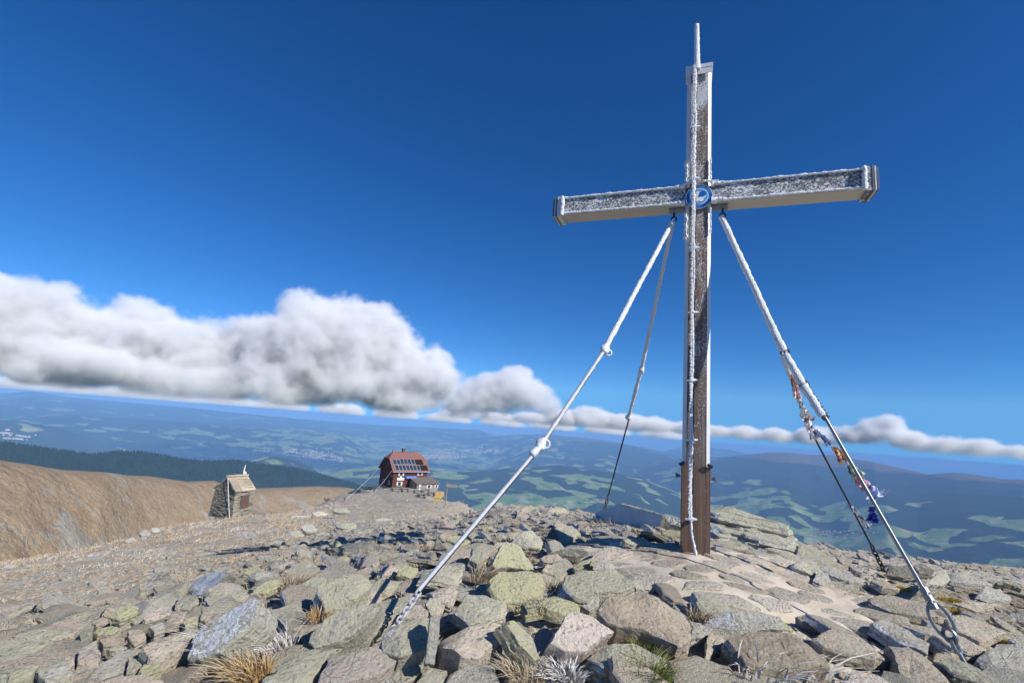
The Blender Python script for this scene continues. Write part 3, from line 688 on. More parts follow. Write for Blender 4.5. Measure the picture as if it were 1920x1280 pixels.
# the rest of the traced stones
L_ = 'lichen'; T_ = 'tan'
for poly, mat, kw in [
 (cA((1010,612),(1080,560),(1200,540),(1225,570),(1160,600),(1060,628)), 'grey', {}),
 (cA((1530,560),(1620,490),(1860,500),(1850,560),(1640,670),(1580,620)), L_, {}),
 (cA((640,1180),(760,1050),(930,940),(1050,920),(1020,980),(945,1010),(930,1110),(800,1150)), 'grey', {}),
 (cA((950,1110),(960,1010),(1130,985),(1110,1030),(1000,1110)), L_, {}),
 (cA((1040,1110),(1080,1050),(1190,1030),(1210,1100),(1100,1150)), 'yellow', {}),
 (cA((280,1100),(480,1000),(560,1150),(540,1210),(330,1210)), 'grey', {}),
 (cA((210,1010),(300,940),(480,870),(490,980),(300,1060)), 'tan', {}),
 (cA((580,1050),(600,930),(720,880),(760,960),(740,1040),(660,1060)), 'pink', {}),
 (cA((-40,900),(200,870),(400,880),(200,1000),(60,1060),(-40,1040)), L_, {}),
 (cA((40,1210),(100,1090),(300,1060),(250,1130),(180,1210)), 'yellow', {}),
 (cA((475,1020),(540,985),(562,1050),(510,1075)), 'tan', {}),
 (cA((1370,740),(1440,690),(1490,700),(1470,750),(1390,770)), 'yellow', {}),
 (cA((700,800),(860,760),(900,790),(840,830),(730,830)), 'yellow', {}),
 (cA((590,830),(660,760),(710,770),(690,850),(610,890)), 'dark', {}),
 (cA((690,740),(760,700),(830,720),(810,760),(720,765)), 'tan', {}),
 (cA((1140,640),(1220,610),(1280,620),(1290,680),(1190,710),(1080,740),(1070,710)), 'pink', {}),
 (cA((1110,770),(1210,730),(1240,780),(1160,810)), 'grey', {}),
 (cA((1380,490),(1480,400),(1620,350),(1720,380),(1640,440),(1520,540),(1430,540)), 'frost', dict(tilt=(-.7,-.5,.7))),
 (cA((740,870),(870,840),(930,860),(880,910),(770,925)), 'brown', {}),
 (cA((520,1130),(620,1060),(720,1070),(650,1130),(530,1170)), 'tan', {}),
 (cA((100,820),(230,780),(460,800),(560,830),(400,870),(140,885)), L_, {}),
 (cA((1310,640),(1330,560),(1470,520),(1500,590),(1420,650)), 'grey', {}),
 (cA((1500,720),(1520,610),(1600,620),(1620,690),(1560,750)), 'tan', {}),
 (cA((1220,760),(1300,640),(1420,640),(1380,720),(1290,780)), 'tan', {}),
 (cA((960,860),(960,790),(1060,790),(1100,840),(1010,890)), 'tan', {}),
 (cA((840,760),(840,710),(900,700),(920,740)), L_, {}),
 (cA((700,1210),(860,1150),(1080,1130),(1240,1150),(1200,1220)), 'tan', {}),
 (cA((790,940),(900,905),(960,910),(930,945),(830,960)), L_, {}),
 (cA((0,1060),(60,1080),(120,1090),(60,1180),(0,1200)), 'frost', {}),
 (cB((470,470),(610,390),(690,400),(640,540),(520,545)), L_, {}),
 (cB((930,560),(1080,410),(1290,390),(1280,430),(1120,510),(1000,545)), L_, {}),
 (cB((1370,420),(1420,310),(1600,300),(1720,350),(1680,440),(1560,440)), 'lichen', dict(lift=0.21)),
 (cB((1200,385),(1250,310),(1380,320),(1345,412)), 'yellow', dict(tilt=(.2,-.6))),
 (cB((1430,590),(1470,560),(1540,565),(1582,620),(1540,690),(1470,690)), L_, dict(tilt=(.3,-.8), lift=0.21)),
 (cB((1250,700),(1270,640),(1400,608),(1455,650),(1445,702)), 'pink', dict(lift=0.21)),
 (cB((180,1210),(380,1020),(560,950),(800,930),(720,990),(620,1120),(560,1210)), 'lichen', dict(lift=0.21)),
 (cB((1140,1160),(1270,1010),(1400,990),(1420,1080),(1340,1170),(1240,1210)), L_, {}),
 (cB((1330,1210),(1450,1080),(1600,1080),(1570,1210)), 'frost', {}),
 (cB((960,760),(1150,560),(1330,500),(1350,570),(1230,680),(1120,780),(1010,830)), 'lichen', dict(lift=0.18)),
 (cB((1440,470),(1640,450),(1672,500),(1620,620),(1500,570)), 'pink', {}),
 (cB((1640,650),(1740,540),(1900,520),(2040,560),(2030,690),(1880,730),(1760,760)), 'lichen', dict(lift=0.23)),
 (cB((1550,800),(1760,765),(1930,735),(2050,740),(2040,860),(1930,900),(1840,990),(1700,980),(1560,890)), 'tan', dict(lift=0.25, thick=.34)),
 (cB((320,700),(400,650),(540,640),(590,700),(520,780),(390,800)), 'frost', {}),
 (cB((100,540),(200,450),(380,390),(390,440),(250,520)), 'yellow', dict(tilt=(.1,-.6))),
 (cB((150,425),(170,330),(290,340),(280,425),(200,445)), 'grey', {}),
 (cB((1480,195),(1520,105),(1585,190),(1540,205)), 'dark', dict(tilt=(-.2,-.9,.5), lift=0.21)),
 (cB((1770,270),(1780,190),(1880,180),(1925,230),(1880,300)), L_, {}),
 (cB((1590,120),(1640,80),(1760,90),(1790,140),(1680,170)), 'yellow', {}),
 (cB((710,150),(760,120),(800,150),(770,180)), 'yellow', {}),
 (cB((1780,560),(1800,460),(1920,440),(1930,520),(1840,560)), L_, {}),
 (cB((1090,340),(1150,310),(1250,330),(1190,385),(1110,380)), 'pink', {}),
 (cC((300,135),(400,60),(480,50),(560,130),(540,185),(420,185)), 'lichen', dict(tilt=(.1,-.8), lift=0.21)),
 (cC((390,590),(620,530),(760,545),(840,590),(830,640),(700,680),(560,640),(430,665)), 'yellow', dict(lift=0.17)),
 (cC((0,905),(300,890),(370,1020),(130,1070),(0,1095),(-120,1080),(-110,930)), 'brown', dict(tilt=(.1,-.8), lift=0.10, strata=2)),
 (cC((640,30),(800,20),(835,80),(740,140),(650,95)), L_, {}),
 (cC((530,255),(660,220),(765,300),(720,322),(560,292)), 'tan', dict(tilt=(.1,-.6))),
 (cC((580,205),(860,180),(892,230),(800,252),(660,225)), 'dark', {}),
 (cC((780,305),(930,258),(962,300),(900,345),(800,335)), 'yellow', {}),
 (cC((840,620),(900,550),(972,545),(972,620),(900,662)), 'grey', dict(tilt=(-.1,-.7))),
 (cC((1140,125),(1200,95),(1340,120),(1385,152),(1250,155)), L_, {}),
 (cC((910,242),(1000,182),(1080,170),(1255,210),(1150,242),(1000,268)), 'pink', {}),
 (cC((1670,770),(1720,730),(1835,750),(1845,790),(1765,855),(1660,865)), 'grey', {}),
 (cC((1770,1000),(1780,860),(1830,800),(1910,820),(1910,880)), 'tan', {}),
 (cC((20,175),(130,140),(222,170),(130,240),(60,305),(5,270)), L_, dict(lift=0.17)),
 (cC((578,102),(622,28),(664,70),(652,112)), 'dark', dict(tilt=(-.1,-.9,.5), lift=0.17)),
 (cC((1560,1110),(1640,1060),(1700,1120),(1720,1200),(1620,1200)), 'tan', dict(lift=0.08)),
 (cC((540,350),(590,300),(630,320),(620,370)), 'tan', {}),
 (cC((930,330),(960,280),(1080,285),(1110,330),(1020,350)), 'grey', {}),
 (cD((650,685),(740,640),(960,660),(1100,760),(1145,800),(1000,815),(850,775),(720,735)), 'tan', dict(lift=0.14)),
 (cD((1100,725),(1230,720),(1400,840),(1500,970),(1200,970),(1160,880),(1140,775)), 'tan', {}),
 (cD((980,435),(1100,420),(1330,470),(1425,560),(1350,572),(1150,525),(1010,465)), 'tan', dict(thick=.13)),
 (cD((1440,560),(1560,540),(1700,590),(1835,640),(1660,702),(1500,625)), 'tan', dict(thick=.12)),
 (cD((1000,582),(1100,570),(1220,630),(1352,720),(1340,782),(1180,705)), 'grey', dict(thick=.12)),
 (cD((1390,820),(1500,808),(1700,880),(1835,952),(1700,960),(1500,905)), 'dark', dict(strata=2)),
 (cD((1090,305),(1110,260),(1220,250),(1305,312),(1200,328)), 'dark', dict(tilt=(-.2,-.7))),
 (cD((1258,255),(1300,228),(1385,265),(1350,302),(1290,295)), 'dark', dict(lift=0.21)),
 (cD((1470,292),(1560,300),(1745,362),(1700,372),(1560,352),(1490,332)), 'grey', {}),
 (cD((1630,425),(1680,380),(1780,390),(1855,452),(1700,455)), 'grey', {}),
 (cD((520,245),(580,218),(700,250),(725,290),(640,305),(550,265)), L_, {}),
 (cD((556,125),(640,108),(795,190),(785,242),(640,222),(560,175)), L_, {}),
 (cD((690,255),(760,240),(900,300),(965,352),(880,355),(760,305)), 'grey', {}),
 (cD((655,335),(690,280),(742,300),(765,352),(700,355)), 'grey', {}),
 (cD((1005,345),(1090,330),(1185,360),(1172,398),(1070,384)), 'tan', {}),
 (cD((830,970),(880,890),(1050,900),(1180,970)), 'pink', {}),
 (cD((1795,355),(1860,335),(1915,360),(1905,388)), 'dark', dict(lift=0.21)),
 (cD((900,280),(920,255),(960,270),(950,300)), 'grey', {}),
 (cD((1500,470),(1560,460),(1700,480),(1740,500),(1640,520)), 'tan', {}),
 (cD((1830,690),(1900,670),(1940,700),(1930,740)), 'grey', {}),
 ]:
    sto(poly, mat, **kw)
# rocks on the skyline of the summit, farther off
for (px, py, w, h, mat, D) in [(985,958,58,26,'lichen',10.8),(1045,960,46,24,'tan',10.6),(1010,968,28,26,'dark',10.2),(935,972,44,16,'grey',11),(1090,972,40,16,'grey',9.8),(1150,958,26,12,'tan',9.9),
     (905,985,52,14,'grey',10.5),(860,1000,46,16,'lichen',9.6),(830,985,36,12,'tan',12),(955,1000,60,18,'lichen',9.0),(1030,1000,36,18,'tan',8.8),(580,990,34,18,'grey',15),(610,1005,38,18,'frost',14),
     (555,1000,30,16,'grey',15),(650,985,44,14,'lichen',15),(500,1010,30,14,'grey',18),(520,995,26,14,'dark',20),(640,955,40,12,'grey',24),(560,970,36,12,'grey',28),(600,962,30,10,'tan',28),(720,975,40,12,'grey',19),(770,990,44,14,'tan',14),
     (270,998,26,14,'grey',27),(290,992,20,10,'grey',28),(245,1012,26,10,'grey',24),(1560,1042,40,10,'lichen',9.5),(1620,1050,30,10,'grey',9.9),(1690,1065,36,12,'grey',9.6),(1800,1075,50,12,'tan',11),(1885,1092,40,12,'dark',10)]:
    g = np.random.default_rng(int(px*7 + py))
    a = np.sort(g.uniform(0, 2*math.pi, 7)); 
    sto([(px + math.cos(t)*w*.5*g.uniform(.8, 1.1), py - math.sin(t)*h*.5*g.uniform(.8, 1.1)) for t in np.linspace(0, 2*math.pi, 8)[:-1] + g.uniform(-.2, .2, 7)], mat, D=D, tilt=(.1, -.7), M=28, S=4)
for q in [(20,1062,32,12,'grey',17),(25,1085,18,12,'frost',14),(45,1072,30,14,'frost',15)]:
    px, py, w, h, mat, D = q
    sto([(px - w/2, py + h*.2), (px - w*.2, py - h/2), (px + w*.3, py - h*.4), (px + w/2, py + h*.2), (px, py + h/2)], mat, D=D, tilt=(.1, -.7), M=24, S=4)

# ------------------------------------------------------------------ the paving round the cross: flagstones bedded in pale mortar
def mortar_material():
    M = Mat('pale_mortar', 0.95); P = M.pos()
    c = M.ramp(M.noise(P, 3.0, 6, .65, .3), [(.3, (.46, .39, .30)), (.5, (.56, .49, .395)), (.7, (.63, .57, .48))])
    c = M.mix(M.math('MULTIPLY', M.step(M.noise(P, 1.4, 4, .6), .56, .66), .6), c, (.30, .215, .125))
    h = M.math('ADD', M.noise(P, 9, 8, .7), M.math('MULTIPLY', M.noise(P, 70, 4, .7), .35))
    return M.done(c, M.bump(h, .6, .03))
PAVE_PX = [(1070,1040),(1110,1024),(1165,1014),(1230,1026),(1285,1030),(1400,1042),(1480,1046),(1530,1074),(1600,1118),(1650,1160),(1640,1188),(1560,1196),(1480,1166),(1420,1150),(1330,1136),(1240,1112),(1180,1086),(1110,1062)]
PV = np.array([on_ground(*p)[:2] for p in PAVE_PX])
def in_poly(x, y, poly):
    n = len(poly); ins = np.zeros(np.shape(x), bool); j = n - 1
    for i in range(n):
        xi, yi = poly[i]; xj, yj = poly[j]
        ins ^= ((yi > y) != (yj > y)) & (x < (xj - xi)*(y - yi)/(yj - yi + 1e-12) + xi); j = i
    return ins
def paved_z(x, y): return ground_base(np.array([x]), np.array([y]))[0] + .055
res = .045
gx = np.arange(PV[:, 0].min() - .2, PV[:, 0].max() + .2, res); gy = np.arange(PV[:, 1].min() - .2, PV[:, 1].max() + .2, res)
GX, GY = np.meshgrid(gx, gy, indexing='ij')
seg_d = np.full(GX.shape, 9.0)
for i in range(len(PV)):
    a, b = PV[i], PV[(i+1) % len(PV)]; ab = b - a; t = np.clip(((GX - a[0])*ab[0] + (GY - a[1])*ab[1])/(ab@ab), 0, 1)
    seg_d = np.minimum(seg_d, np.hypot(GX - a[0] - t*ab[0], GY - a[1] - t*ab[1]))
sdist = np.where(in_poly(GX, GY, PV), seg_d, -seg_d) + .06*noise3(xy3(GX, GY, 3.0))
GZ = ground_base(GX, GY) + .055*smooth01(-.05, .12, sdist) - .25*smooth01(.0, -.18, sdist) + .015*fbm(xy3(GX, GY, 3.5), 3) + .006*noise3(xy3(GX, GY, 14.))
nx, ny = GX.shape
idx = np.arange(nx*ny).reshape(nx, ny)
Fm = np.stack([idx[:-1, :-1], idx[1:, :-1], idx[1:, 1:], idx[:-1, 1:]], -1).reshape(-1, 4)
keep = (sdist[:-1, :-1].ravel() > -.16)
me = mesh_from('stone_paving', np.stack([GX, GY, GZ], -1).reshape(-1, 3), Fm[keep], mortar_material(), True)
paving = tag(obj('stone_paving', me), 'pale mortared stone paving round the foot of the cross', kind='structure')
g = np.random.default_rng(5); pts = []
tries = 0
while len(pts) < 74 and tries < 6000:
    tries += 1
    p = np.array([g.uniform(PV[:, 0].min(), PV[:, 0].max()), g.uniform(PV[:, 1].min(), PV[:, 1].max())])
    if not in_poly(p[0], p[1], PV): continue
    q = p*np.array([.62, 1.25])
    if all(np.hypot(*(q - a*np.array([.62, 1.25]))) > .235 for a in pts): pts.append(p)
pts = np.array(pts); st = np.array([.62, 1.25]); ps = pts*st
for i, p in enumerate(pts):
    if np.hypot(p[0] - CROSS[0], p[1] - CROSS[1]) < .26: continue
    poly = []
    for t in np.linspace(0, 2*math.pi, 10)[:-1] + g.uniform(0, .5):
        dr = np.array([math.cos(t), math.sin(t)]); dj = np.delete(ps, i, 0) - ps[i]; dt = dj@dr; ok = dt > .02
        r = min(np.min((dj[ok]**2).sum(1)/(2*dt[ok])) if ok.any() else .3, .26)*g.uniform(.70, .96)
        poly.append(dr*r/st)
    V, Fs, c2 = rock_geometry(poly, .06, M=20, top_rings=(0, .6, .9, 1.0), S=1, seed=900 + i, rough=.35, strata=.3)
    me = mesh_from('flagstone', V, Fs, ROCK['flag']); finish_rock(me)
    o = obj('flagstone', me, paving)
    x, y = p + c2; e = .12
    zx = (ground_base(np.array([x + e]), np.array([y]))[0] - ground_base(np.array([x - e]), np.array([y]))[0])/(2*e)
    zy = (ground_base(np.array([x]), np.array([y + e]))[0] - ground_base(np.array([x]), np.array([y - e]))[0])/(2*e)
    nrm = Vector((-zx + g.normal()*.03, -zy + g.normal()*.03, 1)).normalized()
    o.rotation_mode = 'QUATERNION'; o.rotation_quaternion = Vector((0, 0, 1)).rotation_difference(nrm)
    o.location = (x, y, paved_z(x, y) + g.uniform(.006, .022))
FOOT_PAVE = PV

# ------------------------------------------------------------------ loose stones: the largest in view one by one, the rest as one mass
g = np.random.default_rng(77)
VAR = []
for k in range(26):
    nc = g.integers(5, 8); aa = np.sort(np.linspace(0, 2*math.pi, nc + 1)[:-1] + g.uniform(-.3, .3, nc)); asp = g.uniform(.34, .75)
    poly = np.stack([np.cos(aa)*g.uniform(.38, .6, nc), np.sin(aa)*asp*g.uniform(.38, .6, nc)], -1)
    VAR.append(rock_geometry(poly, g.uniform(.08, .24), M=20, top_rings=(0, .55, .88, 1.0), S=3, seed=300 + k, rough=1.2)[:2])
LOWV = []
for k in range(20):
    nc = g.integers(5, 7); aa = np.sort(np.linspace(0, 2*math.pi, nc + 1)[:-1] + g.uniform(-.3, .3, nc)); asp = g.uniform(.34, .75)
    poly = np.stack([np.cos(aa)*g.uniform(.38, .6, nc), np.sin(aa)*asp*g.uniform(.38, .6, nc)], -1)
    LOWV.append(rock_geometry(poly, g.uniform(.08, .24), M=9, top_rings=(0, .8, 1.0), S=1, seed=500 + k, rough=1.1)[:2])
MATN = ['lichen', 'tan', 'grey', 'pink', 'yellow', 'frost', 'brown', 'dark']; MATP = np.array([.20, .27, .27, .11, .03, .04, .07, .01]); MATP /= MATP.sum()
var_me = {}
def var_mesh(k, m):
    if (k, m) not in var_me:
        me = mesh_from('stone', VAR[k][0], VAR[k][1], ROCK[m]); finish_rock(me); var_me[k, m] = me
    return var_me[k, m]
N = 30000
sa = np.radians(g.uniform(-52, 52, N)); sD = np.exp(g.uniform(math.log(2.5), math.log(125), N)*1.0)
sz = .075*(1 - g.random(N))**(-.62); sz = np.clip(sz, .06, .50 - .16*smooth01(5, 9, sD))*(np.clip(1.1 - .40*smooth01(7, 16, sD), .6, 1.1) + 1.3*smooth01(22, 70, sD))
nn_ = 9000; sa = np.concatenate([sa, np.radians(g.uniform(-50, 52, nn_))]); sD = np.concatenate([sD, np.sqrt(g.uniform(2.6**2, 9.0**2, nn_))]); sz = np.concatenate([sz, g.uniform(.03, .10, nn_)]); N += nn_
sx, sy = np.sin(sa)*sD, np.cos(sa)*sD
sad = np.degrees(sa)
stony = np.ones(N)
grass_zone = smooth01(-19, -27, sad)*smooth01(6.5, 9.5, sD)
stony *= 1 - .62*grass_zone
stony *= 1 - .55*smooth01(16, 26, sD)*smooth01(6, -4, sad)
stony *= 1 - .75*((np.abs(sad + 10) < 4) & (sD > 45))
stony *= 1 - .6*((sad > 24) & (sD < 12))
ok = g.random(N) < stony
ok &= ~in_poly(sx, sy, PV) | ((sz < .055) & (g.random(N) < .6))
F_ = np.array(FOOT)
for k in range(len(F_)):
    ok &= np.hypot(sx - F_[k, 0], sy - F_[k, 1]) > F_[k, 2]*np.where(sz < .1, .45, .78) + sz*.10
order = np.argsort(-(sz/sD)*ok)
placed = []; singles = []; rest = []
n_kids = sum(1 for o in summit.children)
cellmap = {}
for i in order:
    if not ok[i]: continue
    x, y, s = sx[i], sy[i], sz[i]
    key = (int(x/.7), int(y/.7)); bad = False
    for dx in (-1, 0, 1):
        for dy in (-1, 0, 1):
            for (qx, qy, qs) in cellmap.get((key[0] + dx, key[1] + dy), ()):
                if (qx - x)**2 + (qy - y)**2 < (.36*(qs + s))**2: bad = True; break
            if bad: break
        if bad: break
    if bad: continue
    cellmap.setdefault(key, []).append((x, y, s))
    (singles if len(singles) < 300 - n_kids else rest).append(i)
def stone_pose(i):
    x, y, s = sx[i], sy[i], sz[i]
    rz = g.uniform(0, 2*math.pi)
    up = Vector((.10 + g.normal()*.22, -.12 + g.normal()*.22, 1)).normalized()
    q = Vector((0, 0, 1)).rotation_difference(up).to_matrix() @ Matrix.Rotation(rz, 3, 'Z')
    return q, Vector((x, y, 0)), s
sgz = ground(sx, sy)
for i in singles:
    q, p, s = stone_pose(i); k = int(g.integers(len(VAR))); m = MATN[g.choice(len(MATN), p=MATP)]
    o = obj('stone', var_mesh(k, m), summit)
    p.z = sgz[i] + s*.17
    o.matrix_world = Matrix.Translation(p) @ q.to_4x4() @ Matrix.Diagonal((s, s, s, 1))
# the mass
byM = {}
for i in rest:
    q, p, s = stone_pose(i); k = int(g.integers(len(LOWV))); m = MATN[g.choice(len(MATN), p=MATP)]
    Vv = LOWV[k][0]@(np.array(q).T)*s + np.array([sx[i], sy[i], sgz[i] + s*.15])
    byM.setdefault(m, []).append((Vv, k))
rub_V, rub_F, rub_M = [], [], []; o_ = 0; mats = list(byM)
for mi, m in enumerate(mats):
    for Vv, k in byM[m]:
        rub_V.append(Vv); rub_F += [tuple(a + o_ for a in f) for f in LOWV[k][1]]; rub_M += [mi]*len(LOWV[k][1]); o_ += len(Vv)
me = mesh_from('rubble', np.concatenate(rub_V), rub_F)
for m in mats: me.materials.append(ROCK[m])
me.polygons.foreach_set('material_index', rub_M)
rubble = tag(obj('rubble', me), 'small broken stones scattered over the summit ground', kind='stuff')

# ------------------------------------------------------------------ shape helpers for built things
def b_box(c, s, rot=None):
    V = np.array([(x, y, z) for z in (-.5, .5) for y in (-.5, .5) for x in (-.5, .5)])*np.array(s)
    if rot is not None: V = V@np.array(rot).T
    V = V + np.array(c)
    return V, [(0,2,3,1),(4,5,7,6),(0,1,5,4),(2,6,7,3),(0,4,6,2),(1,3,7,5)]
def b_span(lo, hi): lo = np.array(lo, float); hi = np.array(hi, float); return b_box((lo + hi)/2, hi - lo)
def b_tube(pts, rad, n=8, lump=0.0, freq=12.0, seed=0.0, cap=True, flat=None):
    pts = np.asarray(pts, float); m = len(pts)
    rad = np.broadcast_to(np.asarray(rad, float), (m,))
    T = np.gradient(pts, axis=0); T /= np.linalg.norm(T, axis=1)[:, None] + 1e-12
    ref = np.array([0, 0, 1.]) if abs(T[0, 2]) < .9 else np.array([0, 1., 0])
    V = []
    for i in range(m):
        a = np.cross(ref, T[i]); a /= np.linalg.norm(a); b = np.cross(T[i], a)
        t = np.arange(n)/n*2*math.pi
        V.append(pts[i] + rad[i]*(np.cos(t)[:, None]*a + np.sin(t)[:, None]*b))
    V = np.concatenate(V)
    if lump:
        C = np.repeat(pts, n, 0); dd = V - C
        V = C + dd*(1 + lump*(noise3(V*freq + seed) + .6*noise3(V*freq*2.7 + seed)))[:, None]
    F = [(i*n + k, i*n + (k + 1) % n, (i+1)*n + (k + 1) % n, (i+1)*n + k) for i in range(m - 1) for k in range(n)]
    if cap: F += [tuple(range(n))[::-1], tuple(range((m - 1)*n, m*n))]
    return V, F
def b_line(a, b, k): return np.asarray(a)[None]*(1 - np.linspace(0, 1, k))[:, None] + np.asarray(b)[None]*np.linspace(0, 1, k)[:, None]
def b_disc(c, nrm, r, th, n=28):
    c = np.asarray(c, float); nrm = np.asarray(nrm, float); return b_tube([c, c + nrm*th], [r, r], n)
def b_torus(c, ax, ay, R, r, n=14, k=6, sx=1.0, sy=1.0):
    c, ax, ay = (np.asarray(q, float) for q in (c, ax, ay)); az = np.cross(ax, ay); V = []
    for i in range(n):
        t = i/n*2*math.pi; d = ax*math.cos(t) + ay*math.sin(t); p = c + ax*math.cos(t)*R*sx + ay*math.sin(t)*R*sy
        for j in range(k):
            s = j/k*2*math.pi; V.append(p + d*math.cos(s)*r + az*math.sin(s)*r)
    F = [(i*k + j, ((i+1) % n)*k + j, ((i+1) % n)*k + (j+1) % k, i*k + (j+1) % k) for i in range(n) for j in range(k)]
    return np.array(V), F
def b_prism(poly, axis, a, b):                 # polygon in the other two axes, extruded along axis from a to b
    V = []
    for t in (a, b):
        for p in poly:
            q = list(p); q.insert(axis, t); V.append(q)
    n = len(poly)
    return np.array(V, float), [tuple(range(n))[::-1], tuple(range(n, 2*n))] + [(i, (i+1) % n, n + (i+1) % n, n + i) for i in range(n)]
def b_sheet(poly, nrm, th):                    # flat polygon with thickness
    P = np.asarray(poly, float); n = len(P); V = np.concatenate([P, P - np.asarray(nrm, float)*th])
    return V, [tuple(range(n)), tuple(range(n, 2*n))[::-1]] + [(i, n + i, n + (i+1) % n, (i+1) % n) for i in range(n)]
def part(name, shapes, mat, parent=None, smooth=False, angle=None):
    if isinstance(shapes, tuple): shapes = [shapes]
    V, F, o = [], [], 0
    for v, f in shapes:
        V.append(v); F += [tuple(int(a) + o for a in q) for q in f]; o += len(v)
    me = mesh_from(name, np.concatenate(V), F, mat)
    bm = bmesh.new(); bm.from_mesh(me); bmesh.ops.recalc_face_normals(bm, faces=bm.faces); bm.to_mesh(me); bm.free()
    if smooth:
        me.polygons.foreach_set('use_smooth', np.ones(len(me.polygons), bool)); me.set_sharp_from_angle(angle=math.radians(angle or 50))
    return obj(name, me, parent)
def plain(name, col, rough=.7, metal=0.0, var=.15, sc=8.0, bump=0.0):
    M = Mat(name, rough); O = M.coord('Object')
    n = M.noise(O, sc, 5, .6)
    c = M.mix(n, tuple(x*(1 - var) for x in col), tuple(min(1, x*(1 + var)) for x in col))
    return M.done(c, M.bump(M.noise(O, sc*6, 5, .65), bump, .02) if bump else None, None, metal)
def rime_material():
    M = Mat('rime_ice', .6); P = M.pos()
    c = M.mix(M.noise(P, 30, 5, .7), (.64, .67, .72), (.86, .88, .91))
    h = M.math('ADD', M.noise(P, 45, 6, .75), M.math('MULTIPLY', M.voro(P, 70), .4))
    return M.done(c, M.bump(h, .7, .03))
RIME = rime_material()
def wood_material(name, c1, c2, c3, frost=0.0):
    M = Mat(name, .85); O = M.coord('Object')
    g1 = M.noise(M.scale(O, (26, 26, .9)), 1.0, 6, .62, .25)
    g2 = M.noise(M.scale(O, (3, 3, .55)), 1.0, 5, .6, .3)
    c = M.mix(M.step(g1, .35, .68), c1, c2); c = M.mix(M.math('MULTIPLY', M.step(g2, .45, .68), .75), c, c3)
    h = M.math('MULTIPLY', g1, 1.0)
    if frost:
        fn = M.noise(O, 55, 6, .75); big = M.noise(M.scale(O, (1, 1, .5)), 3.0, 5, .65)
        zz = M.sep(O)[2]
        f = M.step(M.math('ADD', M.math('ADD', M.math('MULTIPLY', fn, .8), M.math('MULTIPLY', big, .5)), M.math('MULTIPLY', zz, .018)), .83 - frost*.2, .93 - frost*.2)
        c = M.mix(M.math('MULTIPLY', f, .8), c, (.72, .74, .78)); h = M.math('ADD', h, M.math('MULTIPLY', f, .5))
    return M.done(c, M.bump(h, .5, .012))
M_POST = wood_material('weathered_brown_wood', (.13, .085, .065), (.21, .155, .13), (.32, .285, .26), .58)
M_SHOE = wood_material('rusty_brown_shoe', (.13, .075, .055), (.19, .12, .09), (.29, .22, .18), .35)
def rimed_beam_material():
    M = Mat('rime_specked_slate', .7); O = M.coord('Object')
    fn = M.noise(M.scale(O, (.8, 1, 1.1)), 42, 7, .72, .5); big = M.noise(O, 5, 4, .6)
    f = M.step(M.math('ADD', fn, M.math('MULTIPLY', M.math('SUBTRACT', big, .5), .3)), .455, .57)
    c = M.mix(f, M.mix(big, (.10, .11, .13), (.17, .18, .20)), (.72, .75, .80))
    return M.done(c, M.bump(M.math('ADD', fn, f), .8, .012))
M_BEAM = rimed_beam_material()
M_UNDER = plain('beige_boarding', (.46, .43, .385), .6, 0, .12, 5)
M_ALU = plain('bright_aluminium', (.62, .63, .645), .5, .25, .16, 26, .2)
M_STEEL = plain('galvanised_steel', (.22, .235, .26), .45, .8, .2, 25)
M_DARK = plain('dark_iron', (.05, .05, .058), .55, .5, .3, 20)
M_BLUE = plain('emblem_blue', (.012, .13, .42), .4, 0, .12, 14)
M_BLUEL = plain('emblem_light_blue', (.12, .34, .62), .45, 0, .15, 14)
M_WHITE = plain('white_paint', (.80, .81, .82), .5, 0, .06, 10)

# ------------------------------------------------------------------ the summit cross
TH = math.radians(21.02)
cross = empty('summit_cross', tuple(CROSS), -TH)
tag(cross, 'tall brown summit cross with rimed crossbeam and round blue emblem on stone paving', 'cross')
def cw(p): x, y, z = p; return CROSS + np.array([math.cos(TH)*x + math.sin(TH)*y, -math.sin(TH)*x + math.cos(TH)*y, z])   # cross space to world
HW = .135
part('post', b_prism([(-HW + .045, .015), (HW - .024, .015), (HW, .05), (HW, .235), (-HW, .235), (-HW, .06)], 2, .9, 5.98), M_POST, cross)
shoe = part('base_shoe', [b_span((-HW - .018, -.008, -.25), (HW + .018, .245, .97))], M_SHOE, cross)
for sgn in (-1, 1):
    for z0_, z1_ in ((.972, 4.125), (4.352, 5.965)):         # folded sheet-metal corner strips
        w_ = .036 if sgn > 0 else .046
        pl = [(sgn*(HW - w_ + .012), .0125), (sgn*(HW + .012), .040), (sgn*(HW + .012), .24), (sgn*(HW + .003), .24), (sgn*(HW + .003), .055), (sgn*(HW - w_ + .012), .0145)]
        part('edge_rail', b_prism(pl, 2, z0_, z1_), M_ALU, cross)
    for z in (.84, .10):
        part('bolt', [b_tube([(sgn*(HW + .03), .11, z), (sgn*(HW + .065), .11, z)], .018, 8), b_tube([(sgn*(HW + .06), .11, z), (sgn*(HW + .08), .11, z)], .032, 6)], M_STEEL, cross)
    part('shoe_clip', b_box((sgn*(HW + .012), -.022, .985), (.06, .03, .035), Matrix.Rotation(sgn*.5, 3, 'Y')), M_DARK, cross)
part('top_cap', [b_span((-HW - .03, -.03, 5.985), (HW + .03, .26, 6.035)), b_span((-HW - .025, -.025, 5.90), (HW + .025, -.0135, 5.984))], M_ALU, cross)
zs = np.linspace(.02, 6.0, 150)
cab = np.stack([-.03 + .004*np.sin(zs*2.3) + .10*np.clip(.28 - zs, 0, 1)**1.2*3.2, np.full_like(zs, -.055) - .05*np.clip(.2 - zs, 0, 1), zs], -1)
part('lightning_cable', b_tube(cab, .009, 8), M_DARK, cross, True)
rz = np.linspace(.03, 6.02, 400)
